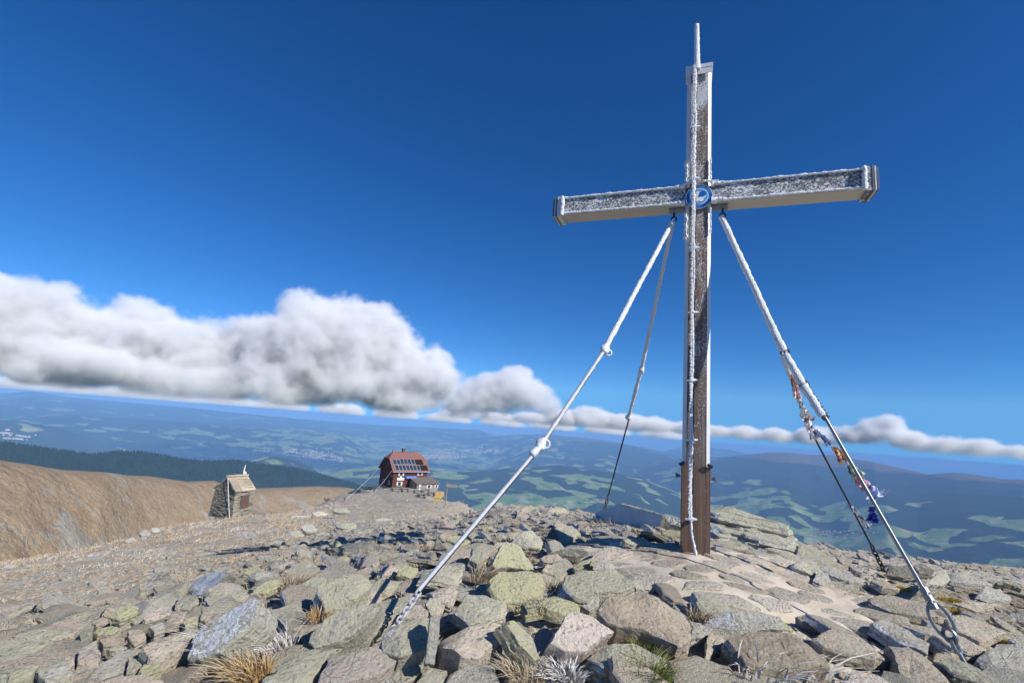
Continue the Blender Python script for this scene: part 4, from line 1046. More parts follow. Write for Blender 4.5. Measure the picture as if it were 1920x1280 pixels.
rr = .0125 + .008*fbm(np.stack([rz*0, rz*0, rz*3.], -1), 3) + .004*(rz > 4)
part('cable_rime', b_tube(np.stack([-.045 - .012*noise3(np.stack([rz*0 + 3, rz*0, rz*2.], -1)) + .32*np.clip(.28 - rz, 0, 1)**1.2, np.full_like(rz, -.068) - .05*np.clip(.2 - rz, 0, 1), rz], -1), rr, 8, .55, 46.0), RIME, cross, True, 80)
g = np.random.default_rng(3)
# rime feathers standing off the cable towards the wind
sh = []
for z in np.arange(.4, 6.0, .015):
    L = g.uniform(.016, .032); p = np.array([-.05, -.07, z]); q = p + np.array([-L, -.012 - .01*g.random(), g.uniform(-.012, .012)])
    sh.append(b_tube([p, (p + q)/2, q], [.008, .010, .004], 5))
tag(part('rime_feathers', sh, RIME, cross, True, 80), kind='stuff')
for z in (.40, 1.25, 1.92, 2.72, 3.52, 4.42, 5.12):
    part('cable_clamp', [b_box((-.03, -.03, z), (.03, .06, .03)), b_tube(b_line((-.10, -.075, z), (.02, -.06, z + .01), 7), [.008, .014, .018, .020, .016, .012, .006], 7, .4, 30)], RIME, cross, True)
part('tip_rod', b_tube(b_line((-.026, -.05, 5.95), (-.034, -.045, 6.62), 26), np.linspace(.040, .028, 26), 10, .16, 30), RIME, cross, True, 70)
# crossbeam
BL, Z0, Z1 = 1.74, 4.13, 4.345
for sgn in (-1, 1):
    a, b = sgn*(HW + .016), sgn*BL
    lo, hi = min(a, b), max(a, b)
    part('crossbeam_arm', b_span((lo, -.005, Z0), (hi, .255, Z1)), M_BEAM, cross)
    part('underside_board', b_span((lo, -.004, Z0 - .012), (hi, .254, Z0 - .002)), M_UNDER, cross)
    part('top_flashing', b_span((lo, -.02, Z1 + .002), (hi, .27, Z1 + .018)), M_ALU, cross)
    xs = np.linspace(a, b, 120)
    part('rime_rim', [b_tube(np.stack([xs, np.full_like(xs, -.012), np.full_like(xs, Z0 + .008)], -1), .014 + .012*np.abs(noise3(np.stack([xs*4, xs*0, xs*0 + sgn], -1))) + .022*np.exp(-((np.abs(xs) - HW)/.16)**2), 7, .5, 30),
                      b_tube(np.stack([xs, np.full_like(xs, -.015), np.full_like(xs, Z1 + .012)], -1), .012 + .012*np.abs(noise3(np.stack([xs*5, xs*0, xs*0 + 5 + sgn], -1))) + .02*np.exp(-((np.abs(xs) - HW)/.12)**2), 7, .5, 30)], RIME, cross, True, 80)
    cap = [b_span((min(b, b + sgn*.05), -.03, Z0 - .035), (max(b, b + sgn*.05), .28, Z1 + .035))]
    cp_ = part('end_cap', cap, M_BEAM if sgn > 0 else M_ALU, cross)
    for k in range(3):
        x0 = b + sgn*(.053 + .026*k)
        part('cap_rib', b_span((min(x0, x0 + sgn*.014), -.035 + .012*k, Z0 - .045 + .012*k), (max(x0, x0 + sgn*.014), .285 - .012*k, Z1 + .045 - .012*k)), M_ALU if k % 2 else M_STEEL, cp_)
    zr = np.linspace(Z0 - .03, Z1 + .03, 20)
    part('cap_rime', b_tube(np.stack([np.full_like(zr, b - sgn*.02), np.full_like(zr, -.035), zr], -1), .026, 7, .5, 28), RIME, cp_, True, 80)
    part('gusset', [b_span((sgn*.16 if sgn > 0 else -.34, .05, Z0 - .035), (.34 if sgn > 0 else sgn*.16, .20, Z0 - .013))], M_STEEL, cross)
    part('eye_bracket', [b_tube([(sgn*.285, .12, Z0 - .05), (sgn*.285, .12, Z0 - .11)], .014, 6), b_torus((sgn*.285, .12, Z0 - .14), (1, 0, 0), (0, 0, 1), .032, .010)], M_DARK, cross, True)
    for z in ((4.37, 3.66) if sgn < 0 else (3.72, 4.37)): part('post_rime', b_tube(b_line((sgn*(HW + .008), .002, z), (sgn*(HW + .008), .002, z + .34), 40), .010 + .008*(sgn < 0), 7, .7, 28, sgn), RIME, cross, True, 80)
part('collar_rime', b_tube(b_line((-HW - .04, -.03, Z1 + .03), (.03, -.04, Z1 + .06), 24), .022, 7, .6, 24), RIME, cross, True, 80); part('collar_rime', b_tube(b_line((.05, -.03, Z1 + .05), (HW + .10, -.03, Z1 + .035), 20), .014, 7, .6, 24, 4), RIME, cross, True, 80)
# left flank rime: a thin feathery fringe along the windward edge
zf = np.linspace(1.0, 5.95, 320)
if 0: part('edge_rime', b_tube(np.stack([-HW - .022 - .006*noise3(np.stack([zf*0, zf*0, zf*2.4], -1)), np.full_like(zf, .03), zf], -1), .016 + .006*noise3(np.stack([zf*0 + 7, zf*0, zf*5], -1)), 7, .4, 26), RIME, cross, True, 80)
# round emblem
ez = 4.20
em = part('emblem', b_disc((0.012, -.014, ez), (0, -1, 0), .158, .006, 40), M_WHITE, cross)
part('emblem_ring', b_disc((0.012, -.0205, ez), (0, -1, 0), .150, .002, 40), M_BLUE, em)
part('emblem_band', b_disc((0.012, -.023, ez), (0, -1, 0), .108, .002, 40), M_WHITE, em)
part('emblem_field', b_disc((0.012, -.0255, ez), (0, -1, 0), .100, .002, 36), M_BLUEL, em)
for t in np.linspace(0, 2*math.pi, 7)[:-1]: part('emblem_petal', b_disc((0.012 + .045*math.cos(t), -.028 - .0001*t, ez + .045*math.sin(t)), (0, -1, 0), .030, .0015, 10), M_WHITE, em)
part('emblem_bud', b_disc((0.05, -.0305, ez + .03), (0, -1, 0), .040, .0015, 16), M_BLUE, em)
for t in list(np.linspace(.35, math.pi - .35, 15)) + list(np.linspace(math.pi + .7, 2*math.pi - .7, 9)):
    part('emblem_mark', b_box((0.012 + .129*math.cos(t), -.0232, ez + .129*math.sin(t)), (.010, .002, .020), Matrix.Rotation(-(t - math.pi/2), 3, 'Y')), M_BLUEL, em)

# ------------------------------------------------------------------ guy rods
def on_plane(T, A, px, py):                    # the point seen at (px,py) on the upright plane through T and A
    d = ray(px, py); n = np.cross(np.asarray(A) - T, [0, 0, 1.0]); return d*(np.dot(T, n)/np.dot(d, n))
WN = np.array([-.75, -.35, 0.25])
def ice(a, b, r, lump=.25, k=None, off=.6, seed=0.0, taper=1.0):
    a = np.asarray(a); b = np.asarray(b); L = np.linalg.norm(b - a); k = k or max(6, int(L/.025))
    pts = b_line(a, b, k) + WN*r*off
    return b_tube(pts, r*np.linspace(1, taper, k)*(1 + .12*noise3(pts*5 + seed)), 8, lump, 22, seed)
def knot(p, d, r, seed):                       # lumps of rime on a shackle
    d = d/np.linalg.norm(d); return [b_tube(b_line(p - d*r*1.6, p + d*r*1.6, 9) + WN*r*.4, r*np.array([.35, .8, 1.1, .95, 1.15, 1.0, .8, .7, .3]), 9, .45, 20, seed)]
def chain(parent, a, b, n, R, r, mat, frost=False):
    a = np.asarray(a); b = np.asarray(b); d = (b - a)/np.linalg.norm(b - a); L = np.linalg.norm(b - a)/n
    s1 = np.cross(d, [0, 0, 1.0]); s1 /= np.linalg.norm(s1); s2 = np.cross(d, s1)
    for i in range(n):
        c = a + d*L*(i + .5); s = s1 if i % 2 else s2
        part('chain_link', b_torus(c, d, s, R, r, 12, 6, sx=L*.68/R, sy=.75), mat, parent, True)
def guy(label, top_local, anchor_px, joints, rod_r, anchor_D=None):
    T = cw(top_local); A = on_ground(*anchor_px) if anchor_D is None else at(*anchor_px, anchor_D)
    P = [T] + [on_plane(T, A, *j) for j in joints] + [A]
    e = empty('guy_rod', tuple(A)); tag(e, label, 'guy rod', 'guy rods holding the cross')
    return e, T, A, [p - A for p in P]
TL, TR = (-.285, .12, Z0 - .17), (.285, .12, Z0 - .17)
M_ICEROD = plain('rimed_steel', (.50, .52, .56), .5, .2, .30, 30, .4)
# left front
e, T, A, P = guy('rimed guy rod running from the crossbeam down to the lower left rocks', TL, (728, 1192), [(1136, 655), (1014, 838), (787, 1107), (745, 1165)], .014, anchor_D=3.5)
part('rod', [b_tube([P[0], P[1]], .012, 7), b_tube([P[1], P[2]], .013, 7), b_tube([P[2], P[3]], .014, 7)], M_DARK, e)
part('ice_sleeve', [ice(P[0], P[1], .028, .22, seed=1)], RIME, e, True, 80)
part('ice_sleeve', [ice(P[1], P[2], .019, .14, seed=2)], M_ICEROD, e, True, 80)
part('ice_sleeve', [ice(P[2], P[3], .017, .10, seed=3)], M_ICEROD, e, True, 80)
part('shackle', knot(P[1], P[0] - P[1], .040, 5.) + [b_torus(P[1] + np.array([.03, 0, -.03]), (1, 0, 0), (0, 0, 1), .03, .009)], RIME, e, True, 80)
part('shackle', knot(P[2] + (P[1] - P[2])*.02, P[1] - P[2], .045, 6.) + [b_torus(P[2] + np.array([.04, 0, .03]), (1, 0, 0), (0, 0, 1), .035, .009), ice(P[2], P[2] + (P[3] - P[2])*.08, .032, .5, seed=9)], RIME, e, True, 80)
chain(e, P[3], P[5], 10, .026, .0075, M_ICEROD)
# left rear
e, T, A, P = guy('thinner rimed guy rod going back behind the cross on its left', TL, (1132, 962), [(1204, 694), (1180, 782), (1140, 930)], .01, anchor_D=9.5)
part('rod', [b_tube([P[0], P[1], P[2], P[3]], .012, 7)], M_DARK, e)
part('ice_sleeve', [ice(P[0], P[1], .026, .2, seed=11)], RIME, e, True, 80)
part('ice_sleeve', [ice(P[1], P[2], .030, .3, seed=12, taper=.8)], RIME, e, True, 80)
part('shackle', knot(P[1], P[0] - P[1], .04, 7.), RIME, e, True, 80); part('shackle', knot(P[2], P[1] - P[2], .04, 8.), RIME, e, True, 80)
chain(e, P[3], P[4], 5, .035, .011, M_STEEL)
# right front
e, T, A, P = guy('guy rod thick with ice running from the crossbeam to the lower right corner', TR, (1836, 1292), [(1472, 660), (1508, 722), (1547, 782), (1752, 1140), (1778, 1186), (1798, 1222)], .016)
part('rod', [b_tube([P[0], P[1]], .012, 7), b_tube([P[1], P[2]], .011, 7), b_tube([P[2], P[3]], .011, 7), b_tube([P[3], P[4]], .0165, 8)], M_STEEL, e, True)
part('ice_sleeve', [ice(P[0], P[1], .036, .24, seed=21, off=.75)], RIME, e, True, 80)
part('ice_sleeve', [ice(P[0] + (P[1] - P[0])*.02, P[1], .016, .3, seed=22, off=-1.1)], RIME, e, True, 80)
part('ice_sleeve', [ice(P[1] + (P[2] - P[1])*.1, P[2], .038, .3, seed=23, off=.8)], RIME, e, True, 80)
part('ice_sleeve', [ice(P[2] + (P[3] - P[2])*.05, P[3], .044, .4, seed=24, off=.9, taper=.7)], RIME, e, True, 80)
for q, R_ in ((P[1], .045), (P[2], .045), (P[3], .025)): part('shackle', b_torus(q, (1, 0, 0), (0, 0, 1), R_, .011), M_DARK, e, True)
sh = []
for k in range(10):
    p = P[3] + (P[2] - P[3])*(k/10.); sh.append(b_tube([p, p + np.array([.05, .01, .012])], .007, 5))
tag(part('wire_barbs', sh, M_DARK, e), kind='stuff')
for k in range(3):
    p = P[4] + (P[3] - P[4])*(.01 + .035*k); d = (P[3] - P[4])/np.linalg.norm(P[3] - P[4]); part('rope_clip', b_tube([p - d*.02, p + d*.02], .032, 8), M_STEEL, e)
d = (P[5] - P[4])/np.linalg.norm(P[5] - P[4]); s = np.array([.83, -.5, 0.2]); s -= d*np.dot(s, d); s /= np.linalg.norm(s)
part('rod_eye', b_torus((P[4] + P[5])/2, d, s, .10, .012, 18, 6, 1.25, .62), M_STEEL, e, True)
chain(e, P[5] - d*.02, P[6], 2, .05, .013, M_STEEL)
part('anchor_rod', b_tube([P[6], P[7], P[7] + (P[7] - P[6])*.3], .015, 8), M_STEEL, e, True)
# right rear
e, T, A, P = guy('dark guy rod going back behind the cross on its right', TR, (1661, 1077), [(1469, 668), (1500, 752), (1528, 822), (1634, 1022)], .011, anchor_D=8.8)
part('rod', [b_tube([P[0], P[1], P[2], P[3], P[4]], .012, 7)], M_DARK, e)
part('ice_sleeve', [ice(P[0] + (P[1] - P[0])*.1, P[1], .020, .4, seed=31)], RIME, e, True, 80)
part('ice_sleeve', [ice(P[1], P[2], .026, .5, seed=32), ice(P[2], P[3], .028, .6, seed=33)], RIME, e, True, 80)
chain(e, P[4], P[5], 6, .035, .011, M_DARK)
part('anchor_ring', b_torus(P[5] + np.array([.03, -.02, .05]), (1, 0, 0), (0, 0, 1), .075, .018), M_STEEL, e, True)
PR = [p + A for p in P]

# ------------------------------------------------------------------ string of small cloth flags on the right-hand guys
def cloth(col, name): return plain(name, col, .9, 0, .25, 18)
flags = empty('flag_string', tuple(at(1500, 752, 6.6))); FL0 = np.array(flags.location)
tag(flags, 'string of tattered coloured cloth flags tied between the right guy rods', 'flags')
cord_px = [(1469, 668, 6.3), (1484, 700, 6.35), (1497, 742, 6.4), (1512, 790, 6.4), (1535, 812, 6.35), (1560, 836, 6.3), (1582, 858, 6.25), (1606, 886, 6.2), (1622, 908, 6.2), (1636, 936, 6.2), (1637, 962, 6.2), (1632, 985, 6.2)]
CP = [at(*q) - FL0 for q in cord_px]
part('cord', b_tube(CP, .006, 6), cloth((.55, .56, .60), 'cord_grey'), flags)
def rag(px0, py0, px1, py1, D, w, col, name, n=14, seed=1, fray=.3):
    a = at(px0, py0, D) - FL0; b = at(px1, py1, D - .05) - FL0
    d = b - a; L = np.linalg.norm(d); d /= L; s = np.cross(d, [0.2, 1, 0.1]); s /= np.linalg.norm(s); t = np.cross(d, s)
    gi = np.random.default_rng(seed); V = []; K = 7
    for i in range(n + 1):
        f = i/n
        for j in range(K):
            v = (j/(K - 1) - .5)*w*1.35*(.6 + f*.8 + fray*gi.normal()*.2)
            V.append(a + d*L*f + s*v + t*(.030*math.sin(j*2.1 + f*5 + seed) + .02*gi.normal()))
    F = [(i*K + j, (i+1)*K + j, (i+1)*K + j + 1, i*K + j + 1) for i in range(n) for j in range(K - 1)]
    Vn = np.array(V); V2 = np.concatenate([Vn, Vn + t*.004]); m = len(Vn)
    return part('flag', (V2, F + [tuple(m + q for q in f[::-1]) for f in F]), cloth(col, name), flags, True, 80)
rag(1484, 702, 1497, 748, 6.35, .05, (.75, .52, .44), 'pink_cloth', seed=1)
rag(1500, 752, 1512, 785, 6.38, .04, (.72, .80, .74), 'pale_green_cloth', seed=2)
rag(1506, 768, 1516, 790, 6.38, .07, (.70, .46, .48), 'rose_cloth', seed=3)
rag(1512, 790, 1528, 822, 6.38, .06, (.80, .76, .78), 'white_cloth', seed=4)
rag(1532, 808, 1556, 834, 6.33, .035, (.42, .52, .80), 'light_blue_cloth', seed=5)
rag(1562, 838, 1586, 866, 6.28, .065, (.80, .50, .28), 'orange_cloth', seed=6)
rag(1590, 872, 1612, 892, 6.22, .07, (.36, .46, .36), 'green_cloth', seed=7)
rag(1606, 888, 1622, 914, 6.2, .07, (.68, .34, .32), 'red_cloth', seed=8)
rag(1620, 908, 1648, 934, 6.2, .10, (.50, .58, .82), 'blue_cloth', seed=9, fray=1.2)
rag(1637, 950, 1634, 978, 6.2, .045, (.06, .07, .34), 'navy_cloth', seed=10)
rag(1598, 948, 1628, 992, 6.6, .03, (.70, .72, .78), 'grey_cloth', seed=11)

# ------------------------------------------------------------------ grass
def blades(n, R, h, lean, seed, w=.006, segs=4, spread=.6):
    gi = np.random.default_rng(seed); V = []; F = []; T = []
    for i in range(n):
        a = gi.uniform(0, 2*math.pi); r = R*math.sqrt(gi.random()); p = np.array([math.cos(a)*r, math.sin(a)*r, -.02])
        L = h*gi.uniform(.55, 1.15); out = np.array([math.cos(a), math.sin(a), 0])*spread*(r/R)*gi.uniform(.5, 1.3) + np.array(lean)*gi.uniform(.5, 1.2) + gi.normal(size=3)*.16
        d = np.array([0, 0, 1.0]) + out*.3; s = np.cross(d, gi.normal(size=3)); s /= np.linalg.norm(s); o = len(V)
        for k in range(segs):
            f = k/(segs - 1); c = p + L*(np.array([0, 0, f*(1 - .35*f)]) + out*f*f*.9); ww = w*(1 - .8*f)
            V += [c - s*ww, c + s*ww]; T += [f, f]
        F += [(o + 2*k, o + 2*k + 1, o + 2*k + 3, o + 2*k + 2) for k in range(segs - 1)]
    return np.array(V), F, np.array(T)
def grass_material(name, c1, c2, tip, tipf):
    M = Mat(name, .9); t = M.sep(M.attr('tip')); O = M.pos()
    c = M.mix(M.noise(O, 22, 3, .6), c1, c2)
    c = M.mix(M.math('MULTIPLY', M.step(M.math('ADD', t[0], M.math('MULTIPLY', M.math('SUBTRACT', M.noise(O, 9, 3, .6), .5), .8)), .35, .8), tipf), c, tip)
    return M.done(c)
GM = {'straw': grass_material('straw_grass', (.36, .28, .175), (.43, .35, .24), (.50, .44, .36), .6),
      'rust': grass_material('rusty_grass', (.36, .22, .08), (.45, .30, .13), (.55, .46, .33), .6),
      'green': grass_material('green_grass', (.10, .16, .03), (.22, .26, .06), (.46, .42, .18), .7),
      'rimed': grass_material('rimed_grass', (.44, .40, .34), (.52, .49, .45), (.64, .64, .66), .9),
      'moss': grass_material('yellow_moss', (.36, .27, .06), (.45, .36, .10), (.52, .45, .18), .6)}
def tuft(px, py, kind, n, R, h, lean, label, seed, D=None, lift=0.0, w=.004, spread=.8):
    d_ = ray(px, py); Ds = np.geomspace(2.0, 20, 700); lf = max(lift, .04) + .07*(kind != 'moss')
    p = d_*Ds[int(np.argmax(ground_base(d_[0]*Ds, d_[1]*Ds) + lf > d_[2]*Ds))]
    V, F, T = blades(n, R, h, lean, seed, w, 4, spread)
    me = mesh_from('grass_tuft', V, F, GM[kind]); set_attr(me, 'tip', np.stack([T, T, T], -1))
    o = obj('grass_tuft', me, loc=(p[0], p[1], p[2])); tag(o, label, 'grass', 'grass tufts between the rocks'); return o
tuft(468, 1266, 'rust', 420, .11, .15, (-.5, -.3, 0), 'large golden grass tuft at the bottom below the long frosted slab', 1)
tuft(452, 1222, 'rimed', 160, .12, .22, (-.8, -.2, 0), 'rimed white grass blades under the long frosted slab', 2)
tuft(902, 1086, 'straw', 160, .10, .20, (.5, -.2, 0), 'straw-coloured tuft left of the broad yellow-green rock', 3)
tuft(1036, 1108, 'straw', 110, .07, .18, (.2, -.2, 0), 'straw tuft between the broad yellow-green rock and the lichen slab', 4)
tuft(1205, 1205, 'green', 260, .10, .10, (.1, -.2, 0), 'short green grass tuft under the large brown boulder', 5)
tuft(1218, 1262, 'green', 380, .12, .15, (.1, -.3, 0), 'bright green grass tuft below the pale green slab', 6)
tuft(1010, 1140, 'straw', 70, .08, .2, (-.2, -.3, 0), 'thin straw blades in front of the yellow-green rocks', 7, lift=.08)
tuft(1060, 1266, 'rimed', 260, .11, .10, (-.2, -.2, 0), 'thick rimed plant below the pinkish block', 8, w=.007)
tuft(985, 1268, 'straw', 260, .12, .15, (-.2, -.2, 0), 'frosty straw tuft at the bottom edge left of the pinkish block', 9)
tuft(1310, 1155, 'straw', 110, .08, .12, (.2, -.2, 0), 'small dry tuft right of the large brown boulder', 10)
tuft(1435, 1258, 'rimed', 34, .18, .20, (.9, -.2, -.3), 'white rimed twigs lying over the orange-brown slab', 11, w=.007, spread=1.4, lift=.06)
tuft(1530, 1262, 'rimed', 34, .18, .18, (.9, .1, -.3), 'white rimed twigs at the bottom right of the orange-brown slab', 12, w=.007, spread=1.4, lift=.04)
tuft(1432, 1172, 'straw', 80, .06, .12, (.1, -.2, -.1), 'pale straw blades hanging over the grey edge stone', 13, lift=.06)
for k, (px, py, lab) in enumerate([(1560, 1092, 'yellow moss tuft at the far edge of the paving'), (1592, 1108, 'wide yellow moss cushion right of the paving edge'), (1690, 1102, 'yellow moss by the dark right guy rod anchor'),
        (1778, 1122, 'yellow moss right of the front guy rod'), (1802, 1146, 'yellow moss beside the gravel patch'), (1868, 1196, 'yellow moss strip above the wide grey slab'), (1660, 1192, 'frosty yellow moss between the tan slabs')]):
    tuft(px, py, 'moss', 240, .09, .055, (.1, -.2, 0), lab, 40 + k, lift=.02)
tuft(560, 1092, 'straw', 200, .16, .16, (.6, -.2, 0), 'straw tuft above the squarish green rock', 60)
tuft(600, 1155, 'rust', 120, .09, .10, (.2, -.2, 0), 'reddish tuft between the two sloping slabs', 61, lift=.06)
tuft(520, 1218, 'rimed', 170, .12, .18, (-.6, -.2, 0), 'rimed blades between the long frosted slab and the sloping slab', 62)

# wind-combed frosty grass of the left slope and the saddle: one mass
g = np.random.default_rng(21)
proto = [blades(14, .16, .06, (.9, .35, 0), 700 + k, .006, 3, 1.2) for k in range(8)]
NV = 5200
a = np.radians(np.where(g.random(NV) < .72, g.uniform(-50, -18, NV), g.uniform(-24, 2, NV))); D = np.exp(g.uniform(math.log(6.0), math.log(58), NV))
gx_, gy_ = np.sin(a)*D, np.cos(a)*D
mask = smooth01(-17, -27, np.degrees(a))*smooth01(6.5, 9.5, D) + .35*smooth01(12, 18, D)
mask *= .35 + .9*(noise3(xy3(gx_, gy_, .5)) > -.12)
kp = g.random(NV) < mask
for qx, qy, qr in FOOT: kp &= np.hypot(gx_ - qx, gy_ - qy) > qr*.7
gx_, gy_, D = gx_[kp], gy_[kp], D[kp]; gzz = ground(gx_, gy_); s_ = np.clip(D/11, .7, 2.4)*g.uniform(.7, 1.25, len(D))
for kind, lo, hi in (('straw', 0, .50), ('rust', .50, .74), ('rimed', .74, 1.01)):
    nn = noise3(xy3(gx_, gy_, .8, 4.0))*.9 + .5 + g.normal(size=len(D))*.14
    nn = np.clip(nn, 0, 1); sel = np.where((nn >= lo) & (nn < hi))[0]
    VV, FF, TT, o_ = [], [], [], 0
    for i in sel:
        V, F, T = proto[int(g.integers(8))]
        rz_ = g.uniform(-.5, .5); c_, sn = math.cos(rz_), math.sin(rz_)
        W = V@np.array([[c_, sn, 0], [-sn, c_, 0], [0, 0, 1]])*s_[i] + np.array([gx_[i], gy_[i], gzz[i]])
        VV.append(W); FF.append(np.array(F) + o_); TT.append(T); o_ += len(V)
    me = mesh_from('alpine_grass', np.concatenate(VV), np.concatenate(FF), GM[kind]); T = np.concatenate(TT); set_attr(me, 'tip', np.stack([T, T, T], -1))
    tag(obj('alpine_grass', me), {'straw': 'straw-coloured wind-combed grass on the left slope', 'rust': 'rusty brown grass on the left slope', 'rimed': 'white frosted grass on the left slope'}[kind], kind='stuff')

# small dry tufts caught in the gaps between the near rocks: one mass
g = np.random.default_rng(88); VV, FF, TT, o_ = [], [], [], 0
tp = [blades(26, .07, .11, (.35, -.1, 0), 900 + k, .0035, 4, 1.0) for k in range(6)]
for i in range(330):
    a_ = math.radians(g.uniform(-46, 22)); D_ = math.sqrt(g.uniform(2.8**2, 9.5**2)); x, y = math.sin(a_)*D_, math.cos(a_)*D_
    if in_poly(x, y, PV): continue
    V, F, T = tp[int(g.integers(6))]; q = g.uniform(0, 6.28); c_, sn = math.cos(q), math.sin(q); sc_ = g.uniform(.6, 1.5)
    VV.append(V@np.array([[c_, sn, 0], [-sn, c_, 0], [0, 0, 1]])*sc_ + np.array([x, y, gz(x, y) + .01])); FF.append(np.array(F) + o_); TT.append(T); o_ += len(V)
me = mesh_from('dry_grass', np.concatenate(VV), np.concatenate(FF), GM['straw']); T = np.concatenate(TT); set_attr(me, 'tip', np.stack([T, T, T], -1))
tag(obj('dry_grass', me), 'thin dry grass growing in the gaps between the near rocks', kind='stuff')

# ------------------------------------------------------------------ the red mountain hut on the ridge
def board_material(name, c1, c2, sc=9.0, axis=0):
    M = Mat(name, .8); O = M.coord('Object')
    s = [1, 1, .15]; w = M.noise(M.scale(O, (sc, sc, .4)), 1.0, 3, .5)
    c = M.mix(w, c1, c2); c = M.mix(M.math('MULTIPLY', M.noise(O, .7, 5, .6), .35), c, tuple(x*.6 for x in c1))
    return M.done(c, M.bump(w, .5, .03))
M_RED = board_material('red_stained_boards', (.088, .031, .029), (.145, .053, .047))
M_ROOF = plain('pinkish_red_roofing', (.22, .105, .092), .85, 0, .25, 1.5, .3)
M_GREYW = board_material('silvered_grey_boards', (.20, .185, .165), (.33, .31, .28))
M_DKROOF = plain('grey_brown_roofing', (.17, .145, .125), .8, 0, .2, 2)
M_SHUT = plain('weathered_white', (.58, .57, .55), .8, 0, .15, 3)
M_GLASS = plain('dark_window_glass', (.03, .035, .045), .15, 0, .2, 3)
M_PANEL = plain('solar_cell_blue', (.03, .045, .075), .25, 0, .2, 2)
M_PANEL2 = plain('collector_black', (.022, .018, .020), .35, 0, .2, 2)
M_SIGNB = plain('sign_blue', (.04, .09, .34), .5, 0, .15, 2)
M_SILVER = plain('panel_frame_grey', (.42, .44, .47), .5, .2, .1, 5)
hp = at(734.5, 917, 138.0)
hut = empty('mountain_hut', tuple(hp), math.atan2(.607, .79)); tag(hut, 'dark red wooden mountain hut with solar panels on its roof', 'building')
LX, LY, ZE = 10.2, 8.6, 5.0
wall = part('wall', b_prism([(0, -1.5), (LY, -1.5), (LY, 5.05), (6.05, 7.75), (2.55, 7.75), (0, 5.05)], 0, 0.0, LX), M_RED, hut)
part('plinth', b_span((-.06, -.06, -1.6), (LX + .06, LY + .06, .35)), plain('grey_stone_plinth', (.26, .245, .22), .9, 0, .25, 3, .4), hut)
def roof_pt(x, s): q = s/6.93; return np.array([x, -.6 + 4.9*q, 4.62 + 4.9*q])
RN = np.array([0, -1, 1])/math.sqrt(2)
rf = part('roof', [b_sheet([(-.5,-.6,4.62),(10.7,-.6,4.62),(10.7,2.6,7.82),(8.9,4.3,9.52),(1.3,4.3,9.52),(-.5,2.6,7.82)], (0, -.707, .707), .16),
                   b_sheet([(-.5,9.2,4.62),(-.5,6,7.82),(1.3,4.3,9.52),(8.9,4.3,9.52),(10.7,6,7.82),(10.7,9.2,4.62)], (0, .707, .707), .16),
                   b_sheet([(-.5,2.6,7.82),(1.3,4.3,9.52),(-.5,6,7.82)], (-.7, 0, .7), .14), b_sheet([(10.7,2.6,7.82),(10.7,6,7.82),(8.9,4.3,9.52)], (.7, 0, .7), .14)], M_ROOF, hut)
part('chimney', [b_span((4.3, 4.6, 8.6), (5.0, 5.3, 10.25)), b_span((4.2, 4.5, 10.25), (5.1, 5.4, 10.4))], plain('dark_chimney_brick', (.12, .10, .09), .9), rf)
part('chimney', [b_span((1.0, 3.9, 8.9), (1.5, 4.5, 9.9))], plain('chimney_sheet', (.30, .17, .14), .7), rf)
part('gutter', b_tube([(-.5, -.68, 4.55), (10.7, -.68, 4.55)], .09, 7), M_SILVER, rf)
def panel(x0, s0, w, l, mat, name='solar_panel'):
    P = [roof_pt(x0, s0), roof_pt(x0 + w, s0), roof_pt(x0 + w, s0 + l), roof_pt(x0, s0 + l)]
    fr = part(name, b_sheet([p + RN*.10 for p in P], RN, .08), M_SILVER if mat is M_PANEL else M_PANEL2, rf)
    i = .05; Q = [roof_pt(x0 + i, s0 + i), roof_pt(x0 + w - i, s0 + i), roof_pt(x0 + w - i, s0 + l - i), roof_pt(x0 + i, s0 + l - i)]
    part('cell_face', b_sheet([p + RN*.107 for p in Q], RN, .005), mat, fr)
for k in range(7): panel(.45 + 1.07*k, .45, 1.02, 1.75, M_PANEL)
for k in range(6): panel(.25 + 1.10*k, 2.40 + (.0 if k < 2 else .12), 1.04, 1.65 + (0 if k < 2 else .2), M_PANEL)
panel(8.05, .45, 1.0, 1.75, M_PANEL2, 'solar_collector'); panel(9.15, .45, 1.05, 1.75, M_PANEL2, 'solar_collector')
panel(7.0, 2.45, 1.15, 1.75, M_PANEL2, 'solar_collector'); panel(8.25, 2.45, 1.1, 1.75, M_PANEL2, 'solar_collector')
def front_window(x, z, w=.75, h=.95, sw=.36, y=-.02, parent=None):
    f = part('window', b_span((x - w/2 - .07, y - .05, z - .07), (x + w/2 + .07, y + .03, z + h + .07)), M_WHITE, parent or hut)
    part('pane', b_span((x - w/2, y - .075, z), (x + w/2, y - .052, z + h)), M_GLASS, f)
    for sg in (-1, 1):
        cx = x + sg*(w/2 + .09 + sw/2); part('shutter', b_span((cx - sw/2, y - .09, z - .04), (cx + sw/2, y - .035, z + h + .04)), M_SHUT, f)
front_window(2.25, 3.55); front_window(7.9, 3.65); front_window(2.0, .95, .8, .95)
for yy in (2.2, 5.6):
    f = part('window', b_span((-.05, yy - .5, .95), (.03, yy + .5, 1.95)), M_WHITE, hut); part('pane', b_span((-.075, yy - .34, 1.02), (-.052, yy + .34, 1.88)), M_GLASS, f)
f = part('window', b_span((-.05, .55, 3.0), (.03, 1.0, 3.6)), M_WHITE, hut); part('pane', b_span((-.075, .62, 3.07), (-.052, .93, 3.53)), M_GLASS, f)
f = part('window', b_span((-.05, 3.6, 5.6), (.03, 4.4, 6.5)), plain('brown_frame', (.2, .12, .08), .8), hut); part('pane', b_span((-.075, 3.7, 5.7), (-.052, 4.3, 6.4)), M_GLASS, f)
